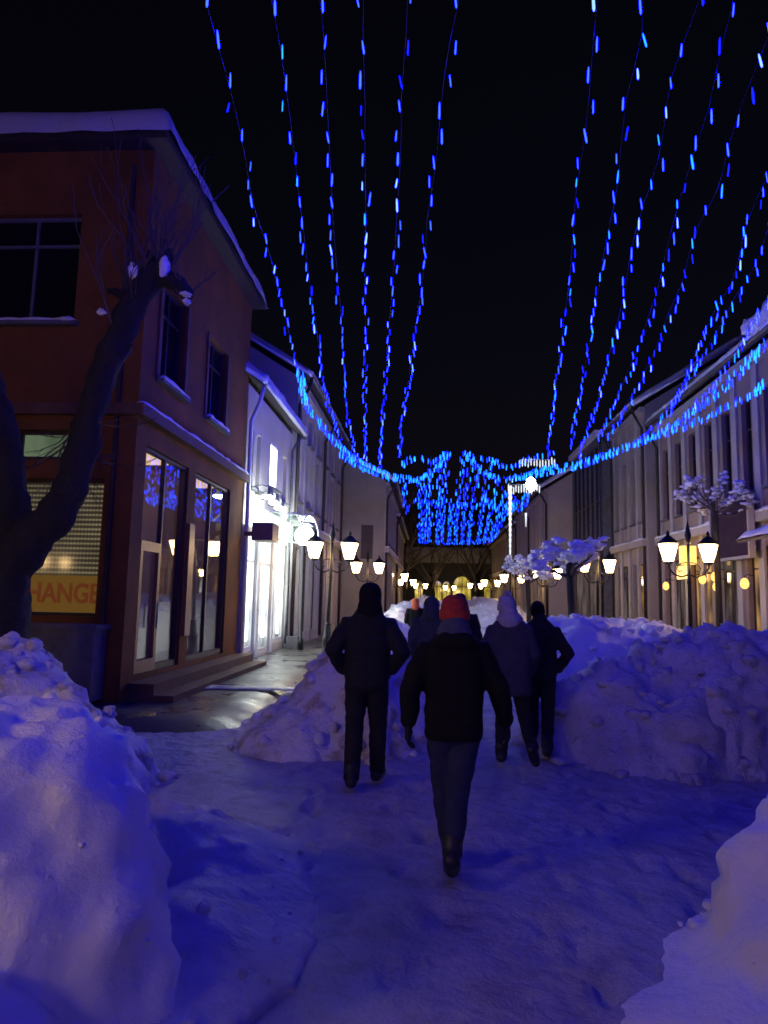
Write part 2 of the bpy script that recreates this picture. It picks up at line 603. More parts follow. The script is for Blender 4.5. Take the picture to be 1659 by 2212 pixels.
def add_hand(mb, wrist, elbow, side, k=1.0, fat=0.):
    """palm, four unequal bent fingers and a thumb; hand hangs on along the forearm, palm towards the thigh"""
    w = V(wrist)
    d = (w - V(elbow)).normalized()
    d = (d + V((0, 0, -.5))).normalized()
    inn = V((-side, 0, 0))
    inn = (inn - d * inn.dot(d)).normalized()
    fwd = d.cross(inn)
    if fwd.y < 0:
        fwd = -fwd
    mb.tube([w, w + d * .05 * k, w + d * .095 * k], [(.020 + fat, .024 + fat), (.022 + fat, .042 + fat), (.018 + fat, .042 + fat)], 10)
    # palm as overlapping knuckle tubes so that it is wide fore and aft
    for j, (off, ln) in enumerate(((.033, .070), (.012, .080), (-.011, .074), (-.032, .058))):
        b0 = w + d * .085 * k + fwd * off
        mb.tube([w + d * .02 * k + fwd * off * .6, b0], [.014 + fat, .0115 + fat], 8)
        p1 = b0 + d * ln * .45 * k + inn * .006
        p2 = p1 + (d * .8 + inn * .6).normalized() * ln * .33 * k
        p3 = p2 + (d * .4 + inn * .9).normalized() * ln * .26 * k
        mb.tube([b0, p1, p2, p3], [.0095 + fat, .009 + fat, .0085 + fat, .007 + fat], 8)
    t0 = w + d * .03 * k + fwd * .03
    t1 = t0 + (d * .6 + fwd * .8 + inn * .2).normalized() * .035 * k
    t2 = t1 + (d * .9 + fwd * .3 + inn * .4).normalized() * .028 * k
    mb.tube([w + d * .02 * k + fwd * .01, t0, t1, t2], [.014 + fat, .013 + fat, .010 + fat, .008 + fat], 8)


def person(loc, heading, label, sp):
    """sp holds joints in metres: facing +Y, x to the right, feet on z = 0"""
    root = empty("person", (0, 0, 0), label, "person", sp.get('group'))
    hx_, hy_, hz = sp['head']                      # centre of the skull
    sh, el, wr = sp['shoulder'], sp['elbow'], sp['wrist']      # each a pair (left, right)
    hip, kn, an = sp['hip'], sp['knee'], sp['ankle']
    toe = sp['toe']
    # ---- body: one continuous figure
    b = MB()
    b.ell((hx_, hy_ - .008, hz + .012), (.074, .093, .100), 18, 12)
    ht = sp.get('turn', 0.)
    f = V((-math.sin(ht), math.cos(ht), 0))
    sd = V((math.cos(ht), math.sin(ht), 0))
    H0 = V((hx_, hy_, hz))
    b.tube([H0 + f * .03 + V((0, 0, -.04)), H0 + f * .055 + V((0, 0, -.085))], [(.062, .06), (.038, .034)], 12)        # jaw, chin
    b.tube([H0 + f * .085 + V((0, 0, .012)), H0 + f * .106 + V((0, 0, -.022))], [.010, .014], 8)                      # nose
    b.tube([H0 + f * .088 + sd * -.024 + V((0, 0, -.052)), H0 + f * .094 + V((0, 0, -.053)), H0 + f * .088 + sd * .024 + V((0, 0, -.052))], .008, 8)   # lips
    b.tube([H0 + f * .078 + sd * -.04 + V((0, 0, .028)), H0 + f * .088 + V((0, 0, .026)), H0 + f * .078 + sd * .04 + V((0, 0, .028))], .009, 8)      # brow
    for s in (-1, 1):
        b.ell(H0 + f * .080 + sd * (s * .032) + V((0, 0, .006)), (.012, .012, .009), 8, 6)
        b.ell(H0 + sd * (s * .078) + f * -.005 + V((0, 0, -.004)), (.010, .018, .030), 8, 6)
    nk = V(sp['neck'])
    b.tube([nk + V((0, 0, -.06)), nk, H0 + V((0, -.01, -.06))], [.062, .056, .058], 12)
    pel = (V(hip[0]) + V(hip[1])) / 2
    b.tube([pel + V((0, 0, -.02)), pel + V((0, 0, .15)), nk + V((0, 0, -.2)), nk + V((0, 0, -.08))], [(.135, .09), (.12, .085), (.15, .095), (.11, .07)], 16)
    for s in (0, 1):
        b.tube([nk + V((0, 0, -.07)), V(sh[s]), V(el[s]), V(wr[s])], [.055, .052, .038, .026], 10)
        add_hand(b, wr[s], el[s], -1 if s == 0 else 1)
        b.tube([V(hip[s]), V(kn[s]), V(an[s])], [.080, .050, .034], 10)
        b.tube([V(an[s]), V(an[s]) * .5 + V(toe[s]) * .5 + V((0, 0, -.015)), V(toe[s])], [.034, .034, .022], 8)
    me = remeshed(b, "body", .008, 3)
    body = link("body", me, 'skin', root, True)
    # ---- trousers
    t = MB()
    lr = sp.get('leg', (.098, .070, .060))
    t.tube([pel + V((0, 0, -.03)), pel + V((0, 0, .12))], [(.155, .115), (.15, .11)], 16)
    for s in (0, 1):
        mid = (V(hip[s]) + V(kn[s])) / 2 + V((0, .01, 0))
        cuff = V(an[s]) + (V(kn[s]) - V(an[s])).normalized() * .01
        calf = (V(kn[s]) * .62 + V(an[s]) * .38) + V((0, -.012, 0))
        t.tube([V(hip[s]), mid, V(kn[s]), calf, cuff], [lr[0], lr[0] * .92, lr[1], lr[1] * .98, lr[2]], 14)
    link("trousers", remeshed(t, "trousers", .011, 4, .006, 11), sp['trousers'], root, True)
    # ---- boots
    for s in (0, 1):
        a, q = V(an[s]), V(toe[s])
        bt = MB()
        dirv = (q - a)
        flat_ = V((dirv.x, dirv.y, 0)).normalized() if V((dirv.x, dirv.y, 0)).length > .02 else V((0, 1, 0))
        ax = sp.get('shank', (None, None))[s] or V((0, 0, 1))
        bt.tube([a + ax * .10, a + ax * .02], [.064, .062], 12)
        heel = a - dirv.normalized() * .055 + V((0, 0, -.035))
        bt.tube([heel, a * .55 + q * .45 + V((0, 0, -.02)), q], [.054, .056, .046], 12)
        sole = MB()
        link("boot", remeshed(bt, "boot", .010, 3), sp.get('boots', 'leather'), root, True)
    # ---- jacket
    j = MB()
    ringtorso(j, sp['torso'])
    sr = sp.get('sleeve', (.082, .066, .054))
    for s in (0, 1):
        S_, E_, W_ = V(sh[s]), V(el[s]), V(wr[s])
        inner = S_ * .55 + nk * .45 + V((0, 0, -.07))
        j.tube([inner, S_, (S_ + E_) / 2, E_, (E_ + W_) / 2, W_ + (W_ - E_).normalized() * -.005], [sr[0] * .9, sr[0], (sr[0] + sr[1]) / 2 * 1.03, sr[1] * 1.05, (sr[1] + sr[2]) / 2, sr[2]], 14)
    if 'collar' in sp:
        c0, c1 = sp['collar']
        j.tube([nk + V((0, -.02, -.06)), nk + V((0, -.015, c1))], [(c0 * 1.25, c0 * 1.15), (c0, c0)], 16)
    if sp.get('hood_down'):
        j.ell(nk + V((0, -.095, -.05)), (.14, .06, .075), 14, 9)
    jm = remeshed(j, "jacket", .012, 5, sp.get('wrinkle', .009), 8)
    jk = link("jacket" if not sp.get('coat') else "coat", jm, sp['jacket'], root, True)
    if sp.get('hood_up'):
        hd = MB()
        hd.ell((hx_, hy_ - .022, hz + .012), (.108, .112, .128), 18, 12)
        hd.tube([nk + V((0, -.03, -.03)), nk + V((0, -.035, .06)), (hx_, hy_ - .03, hz - .02)], [(.125, .11), (.105, .1), (.104, .1)], 16)
        link("hood", remeshed(hd, "hood", .011, 4, .006, 14), sp.get('hood_mat', sp['jacket']), jk, True)
    if 'hat' in sp:
        hm_ = MB()
        hz2 = hz + .035
        hm_.ell((hx_, hy_ - .012, hz2 - .004), (.088, .103, .084), 18, 12)
        hm_.tube([(hx_, hy_ - .012, hz2 - .02), (hx_, hy_ - .012, hz2 + .035)], [(.096, .113), (.09, .106)], 18)
        ho = link("hat", remeshed(hm_, "hat", .009, 3, .003, 30), sp['hat'], root, True)
        bd = MB()
        tilt = 0
        ring_ = []
        for q in range(24):
            th = 2 * math.pi * q / 24
            ring_.append((hx_ + .094 * math.cos(th), hy_ - .012 + .111 * math.sin(th), hz2 - .035))
        if sp.get('band'):
            rb = MB()
            ringtorso(rb, [(hx_, hy_ - .012, hz2 - .065, .094, .109), (hx_, hy_ - .012, hz2 - .055, .100, .116), (hx_, hy_ - .012, hz2 + .0, .101, .117), (hx_, hy_ - .012, hz2 + .008, .094, .110)])
            link("hat_brim", remeshed(rb, "hat_brim", .008, 2, .003, 30), sp['band'], ho, True)
        if sp.get('pompom'):
            pm = MB()
            for q in range(26):
                a, e_ = random.uniform(0, 6.28), random.uniform(-.5, 1.5)
                pm.ell((hx_ + .01 + .03 * math.cos(a) * math.cos(e_), hy_ - .02 + .03 * math.sin(a) * math.cos(e_), hz2 + .115 + .03 * math.sin(e_)), (.016, .016, .016), 6, 5)
            link("pompom", pm.mesh("pompom"), sp['pompom'], ho, True)
    if 'hair' in sp:
        hh = MB()
        hh.ell((hx_, hy_ - .022, hz + .022), (.084, .098, .104), 18, 12)
        hh.tube([(hx_, hy_ - .06, hz), (hx_, hy_ - .06, hz - .07)], [(.07, .045), (.055, .03)], 12)
        link("hair", remeshed(hh, "hair", .008, 2, .004, 40), sp['hair'], body, True)
    if 'scarf' in sp:
        sc = MB()
        for q in range(14):
            th = 2 * math.pi * q / 14
            th2 = 2 * math.pi * (q + 1.2) / 14
            k_ = sp.get('scarf_k', 1)
            sc.tube([nk + V((.10 * k_ * math.cos(th), .09 * math.sin(th) - .01, .0 + .018 * math.sin(th * 2))), nk + V((.10 * k_ * math.cos(th2), .09 * math.sin(th2) - .01, .01))], [.045 * k_, .042 * k_], 8)
        sc.tube([nk + V((0, -.03, -.03)), nk + V((0, -.02, .06))], [(.13 * k_, .12 * k_), (.095, .09)], 14)
        link("scarf", remeshed(sc, "scarf", .010, 3, .006, 20), sp['scarf'], root, True)
    if 'gloves' in sp:
        for s in (0, 1):
            gm = MB()
            add_hand(gm, wr[s], el[s], -1 if s == 0 else 1, 1.03, .0035)
            d = (V(wr[s]) - V(el[s])).normalized()
            gm.tube([V(wr[s]) - d * .03, V(wr[s]) + d * .02], [.036, .032], 10)
            link("glove", remeshed(gm, "glove", .0055, 1), sp['gloves'], root, True)
    root.location = loc
    root.rotation_euler = (0, 0, heading)
    return root


# front walker in a knitted hat, mid stride, arms hanging away from the body
person((.16, 4.62, .0), R_(-2), "person in red and blue knitted hat, dark jacket and jeans walking nearest the viewer", dict(
    head=(0, .04, 1.575), turn=.05, neck=(0, 0, 1.46), shoulder=((-.168, 0, 1.35), (.168, 0, 1.35)), elbow=((-.275, -.05, 1.12), (.285, .03, 1.12)), wrist=((-.285, -.05, .90), (.335, .10, .90)),
    hip=((-.088, 0, .87), (.088, 0, .87)), knee=((-.060, .10, .47), (.030, -.02, .48)), ankle=((-.010, .12, .10), (-.005, -.22, .16)), toe=((-.015, .30, .045), (.0, -.06, .03)),
    shank=(None, V((.05, .45, .85)).normalized()),
    torso=[(0, 0, .80, .175, .125), (0, 0, .84, .188, .138), (0, 0, 1.0, .185, .135), (0, 0, 1.18, .192, .138), (0, 0, 1.32, .200, .132), (0, 0, 1.41, .165, .115), (0, 0, 1.47, .10, .09)],
    sleeve=(.080, .070, .056), leg=(.094, .076, .062), jacket='brown_black', trousers='jeans', hood_down=True, collar=(.080, .0), hat='red_wool', band='red_wool', scarf='blue_wool', scarf_k=.82, gloves='black_cloth', wrinkle=.007))
# hooded walker with hands in pockets
person((-.56, 6.45, .0), R_(3), "person in black hooded coat and black trousers walking with both hands in pockets", dict(
    head=(.01, .05, 1.685), neck=(.01, 0, 1.57), shoulder=((-.185, 0, 1.43), (.185, 0, 1.43)), elbow=((-.315, -.09, 1.20), (.315, -.09, 1.20)), wrist=((-.215, .05, 1.03), (.215, .05, 1.03)),
    hip=((-.095, 0, .93), (.095, 0, .93)), knee=((-.105, .02, .51), (.105, .12, .51)), ankle=((-.115, -.12, .11), (.105, .20, .10)), toe=((-.125, .06, .04), (.145, .38, .07)),
    torso=[(0, 0, .86, .185, .13), (0, 0, .90, .198, .142), (0, 0, 1.08, .198, .14), (0, 0, 1.28, .218, .148), (0, 0, 1.40, .222, .14), (0, 0, 1.47, .19, .125), (0, 0, 1.53, .135, .11), (0, 0, 1.59, .10, .095)],
    sleeve=(.090, .075, .062), leg=(.106, .082, .072), jacket='black_cloth', trousers='black_cloth', hood_up=True, hood_mat='brown_black', collar=(.10, .04)))
# long coat, pale bobble hat, looking left
person((.84, 7.55, .0), R_(-4), "person in long grey coat and pale pompom hat, looking left and lifting a boot", dict(
    head=(-.03, .04, 1.60), turn=.9, neck=(0, 0, 1.49), shoulder=((-.17, 0, 1.365), (.17, 0, 1.365)), elbow=((-.245, .02, 1.13), (.245, .02, 1.13)), wrist=((-.22, .13, .95), (.22, .13, .95)),
    hip=((-.09, 0, .88), (.09, 0, .88)), knee=((-.075, .06, .48), (.15, .03, .48)), ankle=((-.085, .02, .10), (.215, -.24, .22)), toe=((-.095, .19, .04), (.255, -.12, .06)),
    shank=(None, V((-.15, .7, .7)).normalized()),
    torso=[(0, 0, .70, .215, .15), (0, 0, .74, .225, .165), (0, 0, .95, .22, .16), (0, 0, 1.15, .215, .15), (0, 0, 1.32, .212, .138), (0, 0, 1.43, .17, .115), (0, 0, 1.50, .105, .095)],
    sleeve=(.085, .072, .06), leg=(.092, .072, .066), jacket='grey_coat', trousers='black_cloth', coat=True, hat='pale_wool', band='pale_wool', pompom='pale_wool', scarf='pale_wool'))
# companion in black on the right
person((1.22, 8.0, .0), R_(-6), "person in black jacket, bare headed, half hidden behind the one in the long coat", dict(
    head=(-.02, .04, 1.56), turn=-.3, neck=(0, 0, 1.45), shoulder=((-.165, 0, 1.335), (.165, 0, 1.335)), elbow=((-.25, -.02, 1.10), (.305, -.07, 1.11)), wrist=((-.20, .08, .95), (.20, .06, .94)),
    hip=((-.09, 0, .86), (.09, 0, .86)), knee=((-.08, .10, .47), (.085, .0, .47)), ankle=((-.08, .10, .10), (.065, -.14, .12)), toe=((-.09, .28, .04), (.07, .04, .04)),
    torso=[(0, 0, .82, .17, .125), (0, 0, .86, .18, .135), (0, 0, 1.0, .178, .132), (0, 0, 1.18, .19, .138), (0, 0, 1.31, .202, .132), (0, 0, 1.40, .165, .115), (0, 0, 1.46, .10, .09)],
    sleeve=(.080, .068, .056), leg=(.092, .072, .064), jacket='black_cloth', trousers='black_cloth', hair='brown_black', collar=(.085, .04)))


def plain(h, **kw):
    k = h / 1.75
    d = dict(head=(0, .04, 1.625 * k), neck=(0, 0, 1.515 * k), shoulder=((-.185, 0, 1.42 * k), (.185, 0, 1.42 * k)), elbow=((-.25, -.03, 1.15 * k), (.25, -.03, 1.15 * k)), wrist=((-.23, .07, .97 * k), (.23, .07, .97 * k)),
             hip=((-.09, 0, .90 * k), (.09, 0, .90 * k)), knee=((-.09, .08, .49 * k), (.09, -.02, .49 * k)), ankle=((-.09, .08, .10), (.09, -.14, .11)), toe=((-.1, .26, .04), (.1, .04, .04)),
             torso=[(0, 0, .84 * k, .18, .13), (0, 0, .88 * k, .19, .138), (0, 0, 1.05 * k, .185, .135), (0, 0, 1.22 * k, .2, .14), (0, 0, 1.36 * k, .208, .134), (0, 0, 1.46 * k, .165, .115), (0, 0, 1.52 * k, .1, .09)],
             jacket='black_cloth', trousers='black_cloth', collar=(.085, .04))
    d.update(kw)
    return d


person((.02, 9.3, 0), R_(2), "person in grey green hooded jacket half hidden behind the front walker's red hat", plain(1.70, jacket='green_cloth', hood_up=True))
person((.42, 10.0, 0), R_(-2), "person in black jacket and black hat further on, half hidden behind the front walker", plain(1.76, hat='black_cloth'))
person((-.40, 19.5, 0), 0, "small distant person with an orange hood walking up the street", plain(1.68, jacket='brown_black', hood_up=True, hood_mat='orange_cloth', trousers='jeans'))
person((8.0, 16.3, 0), R_(170), "person in dark clothes standing by the shops on the right, under the purple sign", plain(1.75, hat='black_cloth'))

# ------------------------------------------------------------------ ground
def graded(a, b, lo, hi, fine, grow=1.25):
    xs = []
    x = lo
    while x <= hi + 1e-6:
        xs.append(x)
        x += fine
    d = fine
    x = xs[-1]
    while x < b:
        d *= grow
        x += d
        xs.append(min(x, b))
    d = fine
    x = xs[0]
    left = []
    while x > a:
        d *= grow
        x -= d
        left.append(max(x, a))
    return list(reversed(left)) + xs


PRINTS = {}
prg = random.Random(41)
for lane in range(16):
    px_, py_ = prg.uniform(-1.3, 2.6), prg.uniform(1.2, 3)
    hd = prg.uniform(-.16, .16)
    for k in range(22):
        sgn = 1 if k % 2 else -1
        px_ += math.sin(hd) * .62 + prg.uniform(-.05, .05)
        py_ += math.cos(hd) * .62
        a_ = hd + prg.uniform(-.15, .15)
        cxp, cyp = px_ + sgn * .10 * math.cos(hd), py_ - sgn * .10 * math.sin(hd)
        pr = (cxp, cyp, math.cos(a_), math.sin(a_), prg.uniform(.5, 1))
        for gi in (-1, 0, 1):
            for gj in (-1, 0, 1):
                PRINTS.setdefault((int(cxp // .5) + gi, int(cyp // .5) + gj), []).append(pr)


def ground_h(x, y):
    p = V((x, y, 0))
    h = .035 * noise.noise(p * .9) + .022 * noise.noise(p * 2.7 + V((3, 1, 4)))
    if 0 < y < 16 and -5 < x < 7:
        # trampled: shallow boot prints and ridges
        f = noise.noise(p * 7.5 + V((9, 2, 0)))
        h += -.012 * max(0, f - .15) / .5 + .004 * noise.noise(p * 16)
    for (cx_, cy_, ca, sa, dp) in PRINTS.get((int(x // .5), int(y // .5)), ()):
        dx, dy = x - cx_, y - cy_
        u, w_ = (dx * ca - dy * sa) / .062, (dx * sa + dy * ca) / .155
        r2 = u * u + w_ * w_
        if r2 < 3:
            h += dp * (-.032 * math.exp(-r2 * r2 * .9) + .014 * math.exp(-(r2 - 1.6) ** 2 * 3))
    if x < -2.4 and y > 8.2:          # cut down to the swept pavement
        h -= .03
    if y < 20:
        h -= .0
    return h - .02


xs = graded(-90, 90, -4.2, 5.6, .042)
ys = graded(-40, 420, 1.6, 12.0, .042)
g = MB()
for y in ys:
    for x in xs:
        g.v.append((x, y, ground_h(x, y)))
nx = len(xs)
for j in range(len(ys) - 1):
    for i in range(nx - 1):
        a = j * nx + i
        g.f.append((a, a + 1, a + nx + 1, a + nx))
o = g.build("ground", 'snow_packed', smooth=True, keep=True)
tag(o, "trampled packed snow covering the pedestrian street", None, None, 'structure')

pv = MB()
pxs = [-12 + .25 * i for i in range(39)]
pys = [8.4 + .4 * i for i in range(90)]
for y in pys:
    for x in pxs:
        edge = 0
        if x > -2.8:
            edge = (x + 2.8) * .35
        if y < 9.2:
            edge = max(edge, (9.2 - y) * .3)
        pv.v.append((x, y, .045 + .006 * noise.noise(V((x, y, 0)) * 1.5) - edge))
for j in range(len(pys) - 1):
    for i in range(len(pxs) - 1):
        a = j * len(pxs) + i
        pv.f.append((a, a + 1, a + len(pxs) + 1, a + len(pxs)))
o = pv.build("pavement", 'pavement', smooth=True, keep=True)
tag(o, "dark wet pavement swept clear along the shops", None, None, 'structure')
st = MB()
N = 40
for i in range(N):
    t = i / (N - 1)
    x = -4.05 + 1.75 * t
    w = .20 + .07 * noise.noise(V((x * 4, 0, 0)))
    yc = 12.3 + .05 * noise.noise(V((x * 2, 5, 0))) + .1 * t
    zz = .06
    for d, z in ((-1, 0), (-.8, .02), (.8, .025), (1, 0)):
        st.v.append((x, yc + d * w, zz + z * (1 if 0 < i < N - 1 else 0)))
for i in range(N - 1):
    for k in range(3):
        a = i * 4 + k
        st.f.append((a, a + 4, a + 5, a + 1))
o = st.build("paving_strip", 'slush', smooth=True)
tag(o, "pale strip of frozen slush across the swept pavement", None, None, 'structure')


# ------------------------------------------------------------------ snow banks
def bank(name, label, blobs, box, res=.05, mat='snow', rough=1.0, seed=0, clods=(), ex=.62, grit=700):
    x0, x1, y0, y1 = box
    nx, ny = int((x1 - x0) / res) + 1, int((y1 - y0) / res) + 1
    mb = MB()
    keep = {}
    S = V((seed * 7.3, seed * 3.7, seed * 1.9))
    hs = {}
    for j in range(ny):
        for i in range(nx):
            x, y = x0 + i * res, y0 + j * res
            wob = V((x, y, 0)) * 1.1 + S
            xx = x + .16 * rough * noise.noise(wob * 1.3)
            yy = y + .16 * rough * noise.noise(wob * 1.3 + V((5, 5, 5)))
            h = -1.
            for (cx, cy, rx, ry, H, rz, p) in blobs:
                dx, dy = xx - cx, yy - cy
                c, s = math.cos(rz), math.sin(rz)
                u, w = (dx * c + dy * s) / rx, (-dx * s + dy * c) / ry
                r = math.hypot(u, w)
                k = H * (1 - r ** p) ** ex if r < 1 else -(r - 1) * 1.2
                h = smoothmax(h, k, .10)
            q = V((x, y, h)) + S
            amp = min(1, max(0, h * 3))
            h += rough * amp * .085 * (.45 - noise.voronoi(q * 3.3)[0][0])
            h += rough * amp * .03 * (.45 - noise.voronoi(q * 9.5)[0][0])
            h += rough * amp * (.09 * noise.noise(q * 1.9) + .055 * noise.noise(q * 4.6) + .022 * noise.noise(q * 11))
            hs[i, j] = h
    for j in range(ny):
        for i in range(nx):
            h = hs[i, j]
            x, y = x0 + i * res, y0 + j * res
            # push steep faces sideways a little so that they bulge and break up
            gx = (hs.get((i + 1, j), h) - hs.get((i - 1, j), h)) / (2 * res)
            gy = (hs.get((i, j + 1), h) - hs.get((i, j - 1), h)) / (2 * res)
            st_ = min(1.5, math.hypot(gx, gy))
            q = V((x * 1.0, y * 1.0, h * 1.6)) * 4.2 + S
            k = .06 * rough * st_ * (noise.noise(q) + .6 * noise.noise(q * 2.3))
            ln = math.hypot(gx, gy) + 1e-6
            keep[i, j] = len(mb.v)
            mb.v.append((x - gx / ln * k, y - gy / ln * k, max(h, -.12)))
    for j in range(ny - 1):
        for i in range(nx - 1):
            ids = [(i, j), (i + 1, j), (i + 1, j + 1), (i, j + 1)]
            if max(hs[a] for a in ids) > -.1:
                mb.f.append(tuple(keep[a] for a in ids))
    # drop unused vertices
    used = sorted({a for f in mb.f for a in f})
    mp = {a: b for b, a in enumerate(used)}
    mb.v = [mb.v[a] for a in used]
    mb.f = [tuple(mp[a] for a in f) for f in mb.f]
    for (c, r) in clods:
        mb.lump(c, r, seed=seed + c[0], n=14, m=9)
    rg = random.Random(seed * 17 + 1)
    for _ in range(grit):
        i, j = rg.randrange(1, nx - 1), rg.randrange(1, ny - 1)
        h = hs[i, j]
        slope = math.hypot(hs[i + 1, j] - hs[i - 1, j], hs[i, j + 1] - hs[i, j - 1]) / (2 * res)
        if h < -.14 or (slope < .5 and rg.random() < .75):
            continue
        r = (.0055 if res < .045 else .011) / max(.15, rg.random()) * (1 if res < .06 else 1.7)
        mb.lump((x0 + i * res, y0 + j * res, max(h, -.02) + r * .2), (r * rg.uniform(.8, 1.4), r * rg.uniform(.8, 1.3), r * rg.uniform(.6, 1)), seed=_ * .37, n=7, m=5)
    cx = sum(b[0] for b in blobs) / len(blobs)
    cy = sum(b[1] for b in blobs) / len(blobs)
    o = mb.build(name, mat, smooth=True, keep=True)
    tag(o, label, "snow bank", "snow banks heaped along the street")
    return o


rr = random.Random(3)


def scatter(n, x0, x1, y0, y1, zf, r0, r1):
    out = []
    for _ in range(n):
        x, y = rr.uniform(x0, x1), rr.uniform(y0, y1)
        r = rr.uniform(r0, r1)
        out.append(((x, y, zf(x, y)), (r, r * rr.uniform(.7, 1), r * rr.uniform(.6, .9))))
    return out


bank("snow_bank", "big smooth snow bank filling the bottom left corner of the photo",
     [(-2.15, 3.05, 1.10, 1.05, 1.12, .1, 3.2), (-2.9, 3.2, 1.3, 1.2, 1.1, 0, 3), (-1.85, 2.1, .70, .8, .62, 0, 3)],
     (-4.6, -.7, .9, 4.6), res=.035, seed=1, rough=1.0, grit=420)
bank("snow_bank", "low rough ridge of shovelled snow in shade beside the big smooth bank",
     [(-1.6, 4.5, .85, .95, .36, .2, 1.6), (-1.2, 3.6, .6, 1.3, .20, 0, 1.5), (-1.05, 2.4, .42, 1.1, .10, 0, 1.5)],
     (-2.5, -.3, 1.0, 5.7), res=.035, mat='snow_old_shaded', seed=2, rough=.9, grit=130, ex=1.6)  # darker snow colour here carries the shade of the big bank
bank("snow_bank", "sandy dirty snow bank heaped around the leaning forked tree",
     [(-4.2, 6.7, 1.1, 1.1, 1.25, 0, 1.9), (-3.45, 6.5, .95, .85, .70, 0, 1.7), (-5.4, 7.0, 1.6, 1.2, 1.1, 0, 2.2)],
     (-7.2, -1.7, 5.2, 8.6), res=.05, mat='snow_dirty', seed=3, rough=1.2, ex=.8)
bank("snow_bank", "pointed snow bank at the pavement edge behind the walker with hands in pockets",
     [(-1.0, 8.7, .85, 1.15, 1.26, .2, 1.8), (-1.45, 8.35, .70, 1.0, .52, 0, 1.6), (-.5, 9.3, .85, 1.3, .9, 0, 2)],
     (-3.0, .7, 6.9, 11), res=.05, mat='snow_dirty', seed=4, rough=1.1, ex=.85)
bank("snow_bank", "tall broad lumpy snow bank standing right of the walkers, before the double lantern",
     [(2.45, 8.75, 1.30, 1.35, 1.0, 0, 1.9), (3.6, 8.85, 1.6, 1.45, 1.40, 0, 2.6), (5.0, 9.2, 1.5, 1.5, 1.3, 0, 2.6)],
     (.7, 7.0, 6.8, 11.2), res=.05, seed=5, rough=1.6, ex=.7, mat='snow_old_shaded', grit=1100,
     clods=[((2.75, 7.72, .36), (.40, .32, .36))])
bank("snow_bank", "steep snow bank in the bottom right corner of the photo",
     [(2.18, 3.25, 1.05, 1.15, .97, 0, 2.4), (2.9, 2.6, 1.3, 1.5, 1.05, 0, 3), (1.74, 2.5, .95, 1.7, .42, 0, 1.5)],
     (.6, 4.2, .4, 4.6), res=.04, seed=6, rough=1.15, ex=1.15, grit=420)
bank("snow_bank", "pale lamplit snow bank round the small snowy tree",
     [(3.0, 15.2, 1.9, 2.6, 1.38, 0, 2.0), (4.6, 16.5, 1.9, 2.6, 1.25, 0, 2.2)],
     (.8, 6.8, 12, 19.5), res=.1, seed=7, rough=1.5)
bank("snow_bank", "long pale snow bank running away up the street past the pointed one",
     [(-1.0, 16.5, .95, 4.2, 1.2, 0, 2), (-.8, 24, 1.2, 6.0, 1.5, 0, 2), (-.2, 33, 1.9, 5.0, 1.7, 0, 2)],
     (-2.5, 2.2, 12, 38.5), res=.12, seed=8, rough=1.5)
bank("snow_bank", "distant snow bank across the street end between the far lamps",
     [(2.6, 30, 1.7, 7.0, 1.6, 0, 2), (3.2, 40, 2.6, 6.0, 1.75, 0, 2)],
     (.5, 6.0, 22.5, 46.5), res=.15, seed=9, rough=1.6)
bank("snow_bank", "low lamplit snow bank along the shopfronts on the right",
     [(6.6, 13.5, 1.2, 5.5, 1.0, 0, 2.2)],
     (5.2, 8.0, 7.8, 19.2), res=.1, seed=10, rough=1.3)


# ------------------------------------------------------------------ buildings
def snow_ridge(wall, u0, u1, z, d0, d1, h, seed=0.):
    """a continuous uneven line of snow lying on a ledge"""
    mb = MB()
    n = max(6, int((u1 - u0) / .09))
    for i in range(n + 1):
        t = i / n
        u = u0 + (u1 - u0) * t
        q = V((u * 2.3, seed, z))
        e = .25 if i in (0, n) else 1
        hh = h * (1 + .55 * noise.noise(q) + .35 * noise.noise(q * 3)) * e
        dd = d1 + .035 * noise.noise(q * 2 + V((4, 4, 4)))
        for d, zz in ((d0, 0), (d0, hh * .8), (d0 * .5 + dd * .5, hh), (dd - .01, hh * .75), (dd + .015, hh * .3), (dd, -.015)):
            mb.v.append(tuple(wall.p(u, z + zz, d)))
    for i in range(n):
        for k in range(6):
            a, b = i * 6 + k, i * 6 + (k + 1) % 6
            mb.f.append((a, b, b + 6, a + 6))
    mb.f.append(tuple(range(6)))
    mb.f.append(tuple(n * 6 + k for k in reversed(range(6))))
    return mb


